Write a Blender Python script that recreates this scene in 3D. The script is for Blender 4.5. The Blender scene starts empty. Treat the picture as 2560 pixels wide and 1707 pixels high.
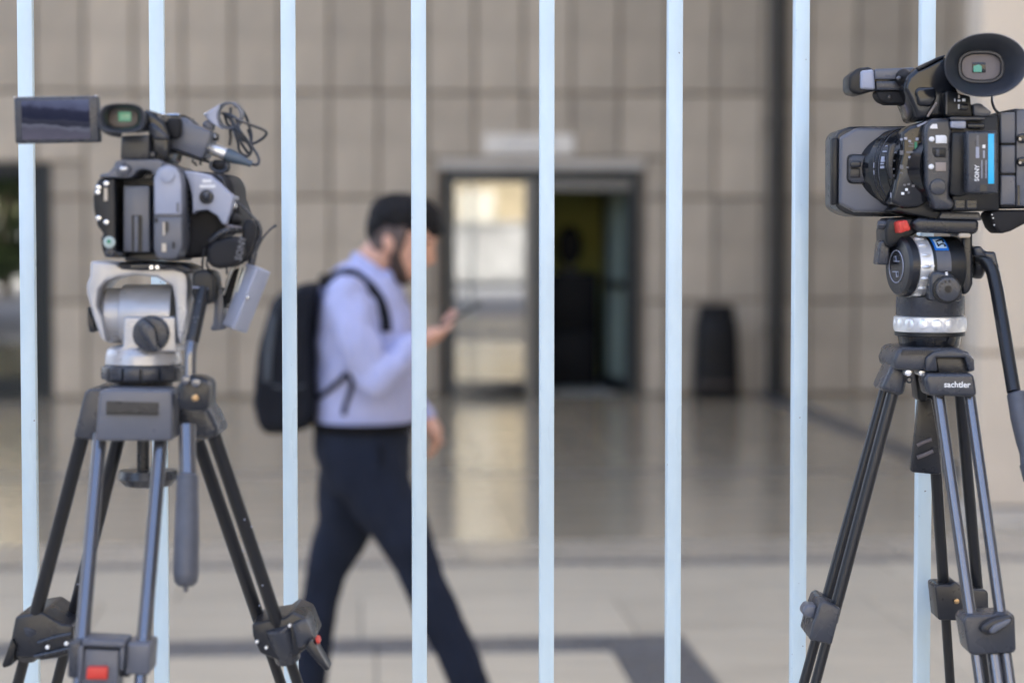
import bpy, bmesh, math, random
from mathutils import Vector, Matrix, noise
import numpy as np

random.seed(7)
sc = bpy.context.scene
COL = sc.collection

# ------------------------------------------------------------------ camera
F_PX, PSI, TH, CAM_H = 5600.0, math.radians(3.88), math.radians(2.84), 1.6
cam_data = bpy.data.cameras.new('camera')
cam = bpy.data.objects.new('camera', cam_data)
COL.objects.link(cam)
cam.location = (0, 0, CAM_H)
cam.rotation_euler = (math.radians(90) - TH, 0, -PSI)
cam_data.sensor_width = 36.0
cam_data.lens = 36.0 * F_PX / 2560.0
cam_data.clip_start = 0.05
cam_data.clip_end = 3000
cam_data.dof.use_dof = True
cam_data.dof.focus_distance = 2.70
cam_data.dof.aperture_fstop = 3.6
sc.camera = cam

# ------------------------------------------------------------------ sky and sun
SUN_EL, SUN_AZ = math.radians(50), math.radians(12)      # azimuth measured from +Y towards +X
w = bpy.data.worlds.new('World')
sc.world = w
w.use_nodes = True
nt = w.node_tree
nt.nodes.clear()
wo = nt.nodes.new('ShaderNodeOutputWorld')
bg = nt.nodes.new('ShaderNodeBackground')
sky = nt.nodes.new('ShaderNodeTexSky')
sky.sky_type = 'NISHITA'
sky.sun_disc = False
sky.sun_elevation = SUN_EL
sky.sun_rotation = SUN_AZ
sky.air_density = 0.7
sky.dust_density = 5.0
sky.ozone_density = 1.0
bg.inputs['Strength'].default_value = 0.14
nt.links.new(sky.outputs[0], bg.inputs[0])
nt.links.new(bg.outputs[0], wo.inputs[0])
sun_data = bpy.data.lights.new('sun', 'SUN')
sun_data.energy = 2.6
sun_data.angle = math.radians(0.53)
sun_data.color = (1.0, 0.95, 0.87)
sun = bpy.data.objects.new('sun', sun_data)
COL.objects.link(sun)
sun.location = (5, 40, 60)
sdir = Vector((math.sin(SUN_AZ) * math.cos(SUN_EL), math.cos(SUN_AZ) * math.cos(SUN_EL), math.sin(SUN_EL)))
sun.rotation_euler = sdir.to_track_quat('Z', 'Y').to_euler()

sc.view_settings.view_transform = 'Standard'
sc.view_settings.look = 'None'
sc.view_settings.exposure = 2.95
sc.view_settings.gamma = 1.0
sc.view_settings.use_curve_mapping = False
sc.render.engine = 'CYCLES'
sc.cycles.use_denoising = True
sc.cycles.max_bounces = 10
sc.cycles.diffuse_bounces = 5
sc.cycles.glossy_bounces = 5
sc.cycles.transmission_bounces = 8
sc.cycles.transparent_max_bounces = 8
sc.cycles.sample_clamp_indirect = 6.0
sc.cycles.caustics_reflective = False
sc.cycles.caustics_refractive = False


# ------------------------------------------------------------------ materials
def lin(c):
    return c / 12.92 if c <= 0.04045 else ((c + 0.055) / 1.055) ** 2.4


def srgb(r, g, b):
    return (lin(r / 255), lin(g / 255), lin(b / 255))


MATS = {}


def mat(name, col, rough=0.5, metal=0.0, spec=0.5, var=0.0, vscale=8.0, bump=0.0, bscale=200.0, rvar=0.0,
        col2=None, coat=0.0, stretch=None, emit=None, emit_strength=0.0, coords='Object'):
    """procedural principled material: base colour with noise variation, fine bump, uneven gloss"""
    if name in MATS:
        return MATS[name]
    m = bpy.data.materials.new(name)
    m.use_nodes = True
    t = m.node_tree
    b = t.nodes['Principled BSDF']
    b.inputs['Roughness'].default_value = rough
    b.inputs['Metallic'].default_value = metal
    b.inputs['Specular IOR Level'].default_value = spec
    b.inputs['Coat Weight'].default_value = coat
    tc = t.nodes.new('ShaderNodeTexCoord')
    vec = tc.outputs[coords]
    if stretch:
        mp = t.nodes.new('ShaderNodeMapping')
        mp.inputs['Scale'].default_value = stretch
        t.links.new(vec, mp.inputs[0])
        vec = mp.outputs[0]
    if var > 0 or col2:
        n = t.nodes.new('ShaderNodeTexNoise')
        n.inputs['Scale'].default_value = vscale
        n.inputs['Detail'].default_value = 6
        n.inputs['Roughness'].default_value = 0.6
        t.links.new(vec, n.inputs['Vector'])
        r = t.nodes.new('ShaderNodeValToRGB')
        r.color_ramp.elements[0].position = 0.3
        r.color_ramp.elements[1].position = 0.7
        c0 = [max(0, c * (1 - var)) for c in col]
        c1 = col2 if col2 else [min(1, c * (1 + var)) for c in col]
        r.color_ramp.elements[0].color = (*c0, 1)
        r.color_ramp.elements[1].color = (*c1, 1)
        t.links.new(n.outputs['Fac'], r.inputs[0])
        t.links.new(r.outputs[0], b.inputs['Base Color'])
    else:
        b.inputs['Base Color'].default_value = (*col, 1)
    if rvar > 0:
        n2 = t.nodes.new('ShaderNodeTexNoise')
        n2.inputs['Scale'].default_value = vscale * 2.3
        n2.inputs['Detail'].default_value = 5
        t.links.new(vec, n2.inputs['Vector'])
        mr = t.nodes.new('ShaderNodeMapRange')
        mr.inputs['From Min'].default_value = 0.3
        mr.inputs['From Max'].default_value = 0.7
        mr.inputs['To Min'].default_value = max(0.02, rough - rvar)
        mr.inputs['To Max'].default_value = min(1, rough + rvar)
        t.links.new(n2.outputs['Fac'], mr.inputs[0])
        t.links.new(mr.outputs[0], b.inputs['Roughness'])
    if bump > 0:
        n3 = t.nodes.new('ShaderNodeTexNoise')
        n3.inputs['Scale'].default_value = bscale
        n3.inputs['Detail'].default_value = 3
        t.links.new(vec, n3.inputs['Vector'])
        bp = t.nodes.new('ShaderNodeBump')
        bp.inputs['Strength'].default_value = bump
        bp.inputs['Distance'].default_value = 0.002
        t.links.new(n3.outputs['Fac'], bp.inputs['Height'])
        t.links.new(bp.outputs[0], b.inputs['Normal'])
    if emit:
        b.inputs['Emission Color'].default_value = (*emit, 1)
        b.inputs['Emission Strength'].default_value = emit_strength
    MATS[name] = m
    return m


def random_tint(m, amount):
    """vary brightness a little from piece to piece (each stone its own shade)"""
    t = m.node_tree
    b = t.nodes['Principled BSDF']
    src = b.inputs['Base Color'].links[0].from_socket
    oi = t.nodes.new('ShaderNodeObjectInfo')
    mr = t.nodes.new('ShaderNodeMapRange')
    mr.inputs['To Min'].default_value = 1 - amount
    mr.inputs['To Max'].default_value = 1 + amount
    hs = t.nodes.new('ShaderNodeHueSaturation')
    t.links.new(oi.outputs['Random'], mr.inputs[0])
    t.links.new(mr.outputs[0], hs.inputs['Value'])
    t.links.new(src, hs.inputs['Color'])
    t.links.new(hs.outputs[0], b.inputs['Base Color'])
    return m


def glass_mat(name, tint, refl, rough=0.0):
    """thin solar glass: part mirror, part see-through"""
    m = bpy.data.materials.new(name)
    m.use_nodes = True
    t = m.node_tree
    t.nodes.clear()
    o = t.nodes.new('ShaderNodeOutputMaterial')
    mx = t.nodes.new('ShaderNodeMixShader')
    tr = t.nodes.new('ShaderNodeBsdfTransparent')
    gl = t.nodes.new('ShaderNodeBsdfGlossy')
    fr = t.nodes.new('ShaderNodeFresnel')
    fr.inputs[0].default_value = 1.5
    mr = t.nodes.new('ShaderNodeMapRange')
    mr.inputs['From Min'].default_value = 0.04
    mr.inputs['From Max'].default_value = 1
    mr.inputs['To Min'].default_value = refl
    mr.inputs['To Max'].default_value = 1
    tr.inputs[0].default_value = (*tint, 1)
    gl.inputs['Roughness'].default_value = rough
    t.links.new(fr.outputs[0], mr.inputs[0])
    t.links.new(mr.outputs[0], mx.inputs[0])
    t.links.new(tr.outputs[0], mx.inputs[1])
    t.links.new(gl.outputs[0], mx.inputs[2])
    t.links.new(mx.outputs[0], o.inputs[0])
    MATS[name] = m
    return m


# ------------------------------------------------------------------ objects
def tag(o, label=None, cat=None, group=None, kind=None):
    if label: o['label'] = label
    if cat: o['category'] = cat
    if group: o['group'] = group
    if kind: o['kind'] = kind
    return o


def thing(name, label, cat, loc=(0, 0, 0), rz=0.0, group=None):
    o = bpy.data.objects.new(name, None)
    o.empty_display_size = 0.1
    COL.objects.link(o)
    o.location = loc
    o.rotation_euler = (0, 0, rz)
    return tag(o, label, cat, group)


def copy_tree(o, parent=None):
    c = o.copy()
    COL.objects.link(c)
    c.parent = parent
    for ch in list(o.children):
        copy_tree(ch, c)
    return c


def catmull(pts, n=6, closed=False):
    pts = [Vector(p) for p in pts]
    out = []
    N = len(pts)
    segs = N if closed else N - 1
    for i in range(segs):
        if closed:
            p0, p1, p2, p3 = pts[(i - 1) % N], pts[i], pts[(i + 1) % N], pts[(i + 2) % N]
        else:
            p1, p2 = pts[i], pts[i + 1]
            p0 = pts[i - 1] if i > 0 else p1 * 2 - p2
            p3 = pts[i + 2] if i + 2 < N else p2 * 2 - p1
        for k in range(n):
            t = k / n
            t2, t3 = t * t, t * t * t
            out.append(0.5 * ((2 * p1) + (p2 - p0) * t + (2 * p0 - 5 * p1 + 4 * p2 - p3) * t2 + (3 * p1 - p0 - 3 * p2 + p3) * t3))
    if not closed:
        out.append(pts[-1].copy())
    return out


def basis(d, hint=None):
    d = Vector(d).normalized()
    h = Vector(hint) if hint else (Vector((0, 0, 1)) if abs(d.z) < 0.9 else Vector((1, 0, 0)))
    a = h.cross(d).normalized()
    b = d.cross(a).normalized()
    return d, a, b


class G:
    def __init__(self):
        self.v, self.f = [], []

    def add(self, verts, faces):
        o = len(self.v)
        self.v += [tuple(p) for p in verts]
        self.f += [tuple(i + o for i in f) for f in faces]
        return self

    def box(self, c, s, rot=None):
        c = Vector(c)
        M = rot if rot is not None else Matrix.Identity(3)
        vs = [c + M @ Vector((sx * s[0] / 2, sy * s[1] / 2, sz * s[2] / 2)) for sx in (-1, 1) for sy in (-1, 1) for sz in (-1, 1)]
        return self.add(vs, [(0, 1, 3, 2), (4, 6, 7, 5), (0, 4, 5, 1), (2, 3, 7, 6), (0, 2, 6, 4), (1, 5, 7, 3)])

    def box2(self, lo, hi):
        return self.box([(a + b) / 2 for a, b in zip(lo, hi)], [b - a for a, b in zip(lo, hi)])

    def prism(self, poly, d):
        n = len(poly)
        p = [Vector(q) for q in poly]
        d = Vector(d)
        vs = p + [q + d for q in p]
        fs = [tuple(range(n)), tuple(range(2 * n - 1, n - 1, -1))]
        fs += [(i, i + n, (i + 1) % n + n, (i + 1) % n) for i in range(n)]
        return self.add(vs, fs)

    def loft(self, rings, caps=True, closed=False):
        n = len(rings[0])
        vs = [p for r in rings for p in r]
        fs = []
        m = len(rings)
        for i in range(m if closed else m - 1):
            a, b = i * n, ((i + 1) % m) * n
            for k in range(n):
                fs.append((a + k, a + (k + 1) % n, b + (k + 1) % n, b + k))
        if caps and not closed:
            fs.append(tuple(range(n - 1, -1, -1)))
            fs.append(tuple(range((m - 1) * n, m * n)))
        return self.add(vs, fs)

    def lathe(self, o, d, prof, n=28, squash=1.0, hint=None):
        """profile [(t, r)] turned about the axis d through o"""
        o = Vector(o)
        d, a, b = basis(d, hint)
        rings = []
        for t, r in prof:
            rings.append([o + d * t + (a * math.cos(2 * math.pi * k / n) * squash + b * math.sin(2 * math.pi * k / n)) * max(r, 1e-5) for k in range(n)])
        return self.loft(rings)

    def cyl(self, p0, p1, r0, r1=None, n=24):
        p0, p1 = Vector(p0), Vector(p1)
        L = (p1 - p0).length
        return self.lathe(p0, p1 - p0, [(0, r0), (L, r0 if r1 is None else r1)], n)

    def tube(self, pts, r, n=10, smooth=0, closed=False):
        if smooth:
            pts = catmull(pts, smooth, closed)
        pts = [Vector(p) for p in pts]
        N = len(pts)
        rings = []
        prev = None
        for i, p in enumerate(pts):
            if closed:
                d = pts[(i + 1) % N] - pts[(i - 1) % N]
            else:
                d = pts[min(i + 1, N - 1)] - pts[max(i - 1, 0)]
            if d.length < 1e-9: d = Vector((0, 0, 1))
            d, a, b = basis(d, prev)
            prev = b
            rr = r(i / max(1, N - 1)) if callable(r) else (r[i] if isinstance(r, (list, tuple)) and len(r) == N else r)
            rings.append([p + (a * math.cos(2 * math.pi * k / n) + b * math.sin(2 * math.pi * k / n)) * rr for k in range(n)])
        return self.loft(rings, closed=closed)

    def strap(self, pts, width, thick, side, smooth=6):
        """flat band along pts; side = width direction"""
        if smooth: pts = catmull(pts, smooth)
        pts = [Vector(p) for p in pts]
        N = len(pts)
        rings = []
        for i, p in enumerate(pts):
            d = (pts[min(i + 1, N - 1)] - pts[max(i - 1, 0)]).normalized()
            s = Vector(side)
            s = (s - d * s.dot(d)).normalized()
            q = d.cross(s).normalized()
            rings.append([p + s * width / 2 * sx + q * thick / 2 * sq for sx, sq in ((-1, -1), (1, -1), (1, 1), (-1, 1))])
        return self.loft(rings)

    def ellipsoid(self, c, r, n=20, m=12, rot=None):
        c = Vector(c)
        M = rot if rot is not None else Matrix.Identity(3)
        rings = []
        for i in range(m + 1):
            ph = math.pi * (i / m) - math.pi / 2
            cr = max(math.cos(ph), 1e-3)
            rings.append([c + M @ Vector((r[0] * cr * math.cos(2 * math.pi * k / n), r[1] * cr * math.sin(2 * math.pi * k / n), r[2] * math.sin(ph))) for k in range(n)])
        return self.loft(rings)

    def mesh(self, name, bevel=0.0, seg=2, angle=35, bang=28):
        me = bpy.data.meshes.new(name)
        bm = bmesh.new()
        vs = [bm.verts.new(p) for p in self.v]
        for f in self.f:
            try:
                bm.faces.new([vs[i] for i in f])
            except ValueError:
                pass
        bmesh.ops.remove_doubles(bm, verts=bm.verts, dist=1e-6)
        bmesh.ops.recalc_face_normals(bm, faces=bm.faces)
        if bevel > 0:
            es = [e for e in bm.edges if len(e.link_faces) == 2 and e.calc_face_angle(0) > math.radians(bang)]
            if es:
                bmesh.ops.bevel(bm, geom=es, offset=bevel, segments=seg, profile=0.5, affect='EDGES', clamp_overlap=True)
        bm.to_mesh(me)
        bm.free()
        me.shade_smooth()
        me.set_sharp_from_angle(angle=math.radians(angle))
        return me

    def build(self, name, material, parent=None, bevel=0.0, seg=2, angle=35, bang=28, label=None):
        return link(name, self.mesh(name, bevel, seg, angle, bang), material, parent, label)


def link(name, me, material, parent=None, label=None):
    o = bpy.data.objects.new(name, me)
    if material is not None:
        me.materials.clear()
        me.materials.append(material)
    COL.objects.link(o)
    o.parent = parent
    if label: o['label'] = label
    return o


def text_mesh(name, s, size, origin, right, up, material, parent, extrude=0.0004, align='CENTER', shear=0.0):
    cu = bpy.data.curves.new('text_tmp', 'FONT')
    cu.body = s
    cu.size = size
    cu.extrude = extrude
    cu.align_x = align
    cu.align_y = 'CENTER'
    cu.resolution_u = 2
    cu.offset = size * 0.02
    ob = bpy.data.objects.new('text_tmp', cu)
    COL.objects.link(ob)
    dg = bpy.context.evaluated_depsgraph_get()
    me = bpy.data.meshes.new_from_object(ob.evaluated_get(dg))
    bpy.data.objects.remove(ob)
    right, up = Vector(right).normalized(), Vector(up).normalized()
    nrm = right.cross(up).normalized()
    M = Matrix((right, up, nrm)).transposed().to_4x4()
    M.translation = Vector(origin)
    me.transform(M)
    return link(name, me, material, parent)


def rotm(ax, ang):
    return Matrix.Rotation(ang, 3, ax)

# ------------------------------------------------------------------ materials of the place
random_tint(mat('wall_stone', (0.475, 0.40, 0.30), 0.55, var=0.14, vscale=3.0, bump=0.15, bscale=90, rvar=0.08), 0.14)
mat('wall_backing', (0.23, 0.185, 0.135), 0.8, var=0.15, vscale=4)
random_tint(mat('paving_stone', (0.545, 0.47, 0.34), 0.42, var=0.16, vscale=2.2, stretch=(0.6, 3.0, 1), rvar=0.12, bump=0.1, bscale=60), 0.07)
random_tint(mat('polished_stone', (0.45, 0.375, 0.26), 0.14, var=0.17, vscale=2.0, stretch=(0.7, 2.4, 1), rvar=0.05), 0.05)
random_tint(mat('dark_stone', (0.11, 0.112, 0.115), 0.32, var=0.2, vscale=6, rvar=0.08), 0.08)
random_tint(mat('grey_stone', (0.16, 0.15, 0.14), 0.3, var=0.2, vscale=6, rvar=0.08), 0.06)
random_tint(mat('strip_stone', (0.47, 0.40, 0.295), 0.28, var=0.14, vscale=2.2, stretch=(0.6, 3.0, 1), rvar=0.08), 0.06)
mat('grout', (0.20, 0.19, 0.17), 0.8, var=0.15, vscale=10)
mat('asphalt', (0.09, 0.088, 0.085), 0.85, var=0.25, vscale=1.5, bump=0.3, bscale=80)
mat('plaza', (0.26, 0.27, 0.285), 0.7, var=0.12, vscale=0.6)
mat('pillar_stone', (0.68, 0.58, 0.45), 0.5, var=0.06, vscale=2.5, bump=0.12, bscale=90)
mat('soffit', (0.72, 0.69, 0.64), 0.8, var=0.04, vscale=1.0)
mat('lintel_stone', (0.58, 0.53, 0.45), 0.5, var=0.08, vscale=5)
mat('dark_frame', (0.022, 0.026, 0.026), 0.45, spec=0.3, var=0.2, vscale=9, rvar=0.1)
mat('alu_frame', (0.14, 0.14, 0.135), 0.38, metal=0.5, var=0.1, vscale=9)
mat('downpipe_metal', (0.036, 0.034, 0.030), 0.42, var=0.2, vscale=3, rvar=0.1)
mat('bin_plastic', (0.007, 0.007, 0.008), 0.45, spec=0.2, var=0.3, vscale=6, rvar=0.1)
mat('bin_band', (0.04, 0.028, 0.02), 0.5, var=0.3, vscale=6)
mat('sign_white', (0.86, 0.80, 0.69), 0.5, var=0.04, vscale=5)
mat('sign_mark', (0.52, 0.51, 0.49), 0.6)
mat('olive_wall', (0.50, 0.52, 0.15), 0.7, var=0.1, vscale=2)
mat('room_dark', (0.40, 0.39, 0.34), 0.8, var=0.2, vscale=2)
mat('black_cabinet', (0.006, 0.006, 0.007), 0.6, spec=0.2, var=0.3, vscale=5)
mat('grey_device', (0.09, 0.09, 0.095), 0.4)
mat('pale_post', (0.30, 0.25, 0.22), 0.5, var=0.1, vscale=5)
mat('ochre_render', (0.35, 0.30, 0.20), 0.8, var=0.5, vscale=1.1)
mat('white_render', (0.37, 0.375, 0.37), 0.75, var=0.4, vscale=0.8)
mat('shutter_pale', (0.55, 0.54, 0.47), 0.6, var=0.2, vscale=3)
mat('window_dark', (0.02, 0.025, 0.03), 0.12)
mat('fence_paint', (0.58, 0.71, 0.765), 0.34, metal=0.0, var=0.17, vscale=6, rvar=0.10, bump=0.08, bscale=120, stretch=(1, 1, 0.35))
mat('rust', (0.25, 0.09, 0.05), 0.8, var=0.3, vscale=60)
def add_specks(m, col, scale, thr):
    t = m.node_tree
    b = t.nodes['Principled BSDF']
    src = b.inputs['Base Color'].links[0].from_socket
    tc = t.nodes.new('ShaderNodeTexCoord')
    oi = t.nodes.new('ShaderNodeObjectInfo')
    va = t.nodes.new('ShaderNodeVectorMath'); va.operation = 'ADD'
    t.links.new(tc.outputs['Object'], va.inputs[0]); t.links.new(oi.outputs['Location'], va.inputs[1])
    n = t.nodes.new('ShaderNodeTexNoise'); n.inputs['Scale'].default_value = scale; n.inputs['Detail'].default_value = 2
    t.links.new(va.outputs[0], n.inputs['Vector'])
    r = t.nodes.new('ShaderNodeValToRGB')
    r.color_ramp.elements[0].position = thr; r.color_ramp.elements[1].position = thr + 0.03
    t.links.new(n.outputs['Fac'], r.inputs[0])
    mx = t.nodes.new('ShaderNodeMixRGB'); mx.inputs[2].default_value = (*col, 1)
    t.links.new(r.outputs[0], mx.inputs[0]); t.links.new(src, mx.inputs[1]); t.links.new(mx.outputs[0], b.inputs['Base Color'])


add_specks(MATS['fence_paint'], (0.16, 0.15, 0.16), 150, 0.735)
glass_mat('door_glass', (0.30, 0.33, 0.31), 0.30, 0.01)
mat('green_glass', (0.30, 0.38, 0.335), 0.25, var=0.06, vscale=2)


def top_sheet(name, x0, x1, y0, y1, z, material, kind='structure'):
    me = bpy.data.meshes.new(name)
    me.from_pydata([(x0, y0, z), (x1, y0, z), (x1, y1, z), (x0, y1, z)], [], [(0, 1, 2, 3)])
    o = link(name, me, MATS[material])
    return tag(o, kind=kind)


# ------------------------------------------------------------------ ground
ground = top_sheet('ground', -900, 900, -900, 900, -0.06, 'asphalt')
plaza = top_sheet('plaza_pavement', -40, 40, -22, 1.2, -0.012, 'plaza')

SLAB = {}


def slab_mesh(kind, wx, wy, h, bev):
    key = (kind, round(wx, 3), round(wy, 3))
    if key not in SLAB:
        SLAB[key] = G().box((0, 0, -h / 2), (wx, wy, h)).mesh(kind, bev, 1)
    return SLAB[key]


def lay(parent, name, material, x0, x1, y0, y1, gap=0.006, bev=0.003, h=0.04):
    me = slab_mesh(name + material, x1 - x0 - gap, y1 - y0 - gap, h, bev)
    if not me.materials: me.materials.append(MATS[material])
    o = bpy.data.objects.new(name, me)
    COL.objects.link(o)
    o.parent = parent
    o.location = ((x0 + x1) / 2, (y0 + y1) / 2, random.uniform(-0.0012, 0.0012))
    return o


pav = top_sheet('courtyard_pavement', -12, 12, 1.2, 11.48, -0.012, 'grout')
BAND0, BAND1 = 8.42, 8.76        # dark border band running left to right
VB0, VB1 = 0.955, 1.265          # dark border band running towards the viewer
for iy in range(7):
    y0, y1 = BAND0 - (iy + 1) * 1.0, BAND0 - iy * 1.0
    for ix in range(6):
        lay(pav, 'slab', 'paving_stone', VB0 - (ix + 1) * 0.9, VB0 - ix * 0.9, y0, y1)
        lay(pav, 'slab', 'paving_stone', VB1 + ix * 0.9, VB1 + (ix + 1) * 0.9, y0 + 0.34, y1 + 0.34)
    lay(pav, 'border_slab', 'dark_stone', VB0, VB1, y0, y1)
for ix in range(6):
    lay(pav, 'border_slab', 'dark_stone', VB0 - (ix + 1) * 0.9, VB0 - ix * 0.9, BAND0, BAND1)
lay(pav, 'border_slab', 'dark_stone', VB0, VB1, BAND0, BAND1)
for iy in range(2):
    for ix in range(-5, 6):
        y0 = BAND1 + iy * 0.93
        lay(pav, 'slab', 'paving_stone', ix * 1.1 + 0.3 * iy, ix * 1.1 + 1.1 + 0.3 * iy, y0, y0 + 0.93)
for ix in range(-5, 6):
    lay(pav, 'border_slab', 'grey_stone', ix * 1.1, ix * 1.1 + 1.1, 10.62, 10.80)
    lay(pav, 'slab', 'strip_stone', ix * 1.1 + .5, ix * 1.1 + 1.6, 10.80, 11.48)

por = top_sheet('portico_floor', -12, 8, 11.48, 21.7, -0.012, 'grout')
XB0, XB1 = 3.78, 4.10            # dark inlaid strip leading to the downpipe
rows = [11.48 + 0.78 * k for k in range(4)] + [14.60, 14.76] + [14.76 + 0.98 * k for k in range(1, 8)]
for a, b in zip(rows[:-1], rows[1:]):
    strip = abs(a - 14.60) < 1e-6
    m_ = 'grey_stone' if strip else 'polished_stone'
    for ix in range(10):
        lay(por, 'floor_tile', m_, XB0 - (ix + 1) * 0.98, XB0 - ix * 0.98, a, b, gap=0.004, bev=0.0015)
    for ix in range(3):
        lay(por, 'floor_tile', m_, XB1 + ix * 0.98, XB1 + (ix + 1) * 0.98, a, b, gap=0.004, bev=0.0015)
    lay(por, 'inlay_tile', 'dark_stone', XB0, XB1, a, b, gap=0.004, bev=0.0015)

# ------------------------------------------------------------------ building with its portico
bld = thing('portico_building', 'beige stone building with panelled wall, glass doors and deep portico', 'building', (0, 21.6, 0))
WY = 0.06                        # core wall face, local Y (panels stand in front of it)
L0, L1 = -4.75, -2.94            # left doorway
D0, D1, DH = 0.80, 2.70, 2.185   # main doorway
g = G()
g.box2((-14, WY, -0.05), (L0, 0.5, 28))
g.box2((L0, WY, 2.235), (L1, 0.5, 28))
g.box2((L1, WY, -0.05), (D0, 0.5, 28))
g.box2((D0, WY, DH), (D1, 0.5, 28))
g.box2((D1, WY, -0.05), (9, 0.5, 28))
g.build('wall', MATS['wall_backing'], bld)
# stone panels, each a piece of its own
PW, RH, JOINT = 0.4648, 1.0, 0.026
zrows = [(0.005, 0.915)] + [(0.915 + k, 1.915 + k) for k in range(14)]
PM = {}


def panel(x0, x1, z0, z1):
    if x1 - x0 < 0.06 or z1 - z0 < 0.06: return
    key = (round(x1 - x0, 3), round(z1 - z0, 3))
    if key not in PM:
        PM[key] = G().box((0, 0.02, 0), (x1 - x0 - JOINT, 0.04, z1 - z0 - JOINT)).mesh('panel', 0.004, 1)
        PM[key].materials.append(MATS['wall_stone'])
    o = bpy.data.objects.new('panel', PM[key])
    COL.objects.link(o)
    o.parent = bld
    o.location = ((x0 + x1) / 2, random.uniform(-0.002, 0.002), (z0 + z1) / 2)


x = -2.609 - 8 * PW
while x < 7.2:
    for z0, z1 in zrows:
        a, b, lo = x, x + PW, z0
        for (d0, d1, dh) in ((L0 - 0.01, L1 + 0.01, 2.245), (D0 - 0.06, D1 + 0.06, DH + 0.11)):
            if b > d0 and a < d1 and lo < dh:
                if a < d0 and d0 - a > 0.06: panel(a, d0, lo, min(z1, dh)) if z1 > dh else panel(a, d0, lo, z1)
                if b > d1 and b - d1 > 0.06: panel(d1, b, lo, min(z1, dh)) if z1 > dh else panel(d1, b, lo, z1)
                lo = dh
        if lo < z1 - 0.06: panel(a, b, lo, z1)
    x += PW
# portico roof, upper storeys, front pillar; unseen side wall and wings added to block light
G().box2((-14, -10.1, 15.0), (9, WY - 0.002, 15.45)).build('portico_ceiling', MATS['soffit'], bld)
G().box2((-14, -10.1, 15.452), (9, WY - 0.002, 28)).build('upper_storeys', MATS['pillar_stone'], bld)
G().box2((6.75, -10.0, -0.05), (7.15, WY - 0.002, 14.998)).build('light_blocker_wall', MATS['wall_backing'], bld)  # unseen wall added to darken the portico towards the right
G().box2((9.3, -30.0, -0.05), (13, -10.2, 22)).build('light_blocker_wing', MATS['wall_stone'], bld)  # unseen wing added to block light from the right
G().box2((-21, -28.0, -0.05), (-17, -16.2, 15)).build('light_blocker_wing', MATS['wall_stone'], bld)  # unseen wing added to cut sidelight from the left
pil = G().box2((3.345, -9.68, -0.02), (4.28, -9.48, 14.998)).build('pillar', MATS['wall_backing'], bld)
for z0, z1 in [(0.10, 0.935), (0.935, 1.935), (1.935, 2.935), (2.935, 3.935), (3.935, 4.935), (4.935, 5.935), (5.935, 8.4), (8.4, 10.99), (10.99, 14.99)]:
    G().box2((3.33, -9.73, z0 + 0.008), (4.295, -9.43, z1 - 0.008)).build('pillar_block', MATS['pillar_stone'], pil, 0.006, 1)
G().box2((3.30, -9.78, -0.02), (4.33, -9.40, 0.095)).build('pillar_base', MATS['lintel_stone'], pil, 0.006, 1)

# main doorway: lintel, frame, closed leaf, open leaf, room behind
G().box2((D0 - 0.055, -0.015, DH + 0.002), (D1 + 0.055, 0.05, DH + 0.10)).build('lintel', MATS['lintel_stone'], bld, 0.004, 1)
g = G()
g.box2((D0, 0.0, -0.01), (D0 + 0.07, 0.10, DH - 0.002))
g.box2((D1 - 0.08, 0.0, -0.01), (D1, 0.10, DH - 0.002))
g.box2((D0 + 0.07, 0.0, DH - 0.085), (D1 - 0.08, 0.10, DH - 0.002))
frame = g.build('door_frame', MATS['dark_frame'], bld, 0.003, 1)
lx0, lx1 = D0 + 0.075, 1.70
leaf = G()
leaf.box2((lx0, 0.01, 0.015), (lx0 + 0.045, 0.06, DH - 0.09))
leaf.box2((lx1 - 0.11, 0.01, 0.015), (lx1, 0.06, DH - 0.09))
leaf.box2((lx0 + 0.045, 0.01, 0.015), (lx1 - 0.11, 0.06, 0.15))
leaf.box2((lx0 + 0.045, 0.01, DH - 0.13), (lx1 - 0.11, 0.06, DH - 0.09))
door = leaf.build('door', MATS['alu_frame'], bld, 0.003, 1, label='closed glass door leaf mirroring the sunlit street')
G().box2((lx0 + 0.045, 0.03, 0.15), (lx1 - 0.11, 0.038, DH - 0.13)).build('pane', MATS['door_glass'], door)
G().cyl((lx0 + 0.05, -0.03, 1.08), (lx1 - 0.12, -0.03, 1.08), 0.024, n=12).build('push_bar', MATS['alu_frame'], door)
# open leaf swung inwards, hinged at the right jamb
ol = G()
ox, oy = D1 - 0.085, 0.06
ang = math.radians(80)
Mr = rotm('Z', -ang)


def leafbox(gg, u0, u1, z0, z1, t=0.045):
    c = Vector((-(u0 + u1) / 2, 0, 0))
    c.rotate(Mr)
    gg.box((ox + c.x, oy + c.y + 0.02, (z0 + z1) / 2), (u1 - u0, t, z1 - z0), Mr)


leafbox(ol, 0, 0.10, 0.015, DH - 0.09)
leafbox(ol, 0.78, 0.88, 0.015, DH - 0.09)
leafbox(ol, 0.10, 0.78, 0.015, 0.15)
leafbox(ol, 0.10, 0.78, DH - 0.17, DH - 0.09)
odoor = ol.build('open_door', MATS['dark_frame'], bld, 0.003, 1, label='glass door leaf standing open inwards')
og = G(); leafbox(og, 0.10, 0.78, 0.15, DH - 0.17, 0.01); og.build('pane', MATS['green_glass'], odoor)
oh = G(); leafbox(oh, 0.10, 0.78, 1.03, 1.10, 0.09); oh.build('push_bar', MATS['dark_frame'], odoor)
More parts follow.
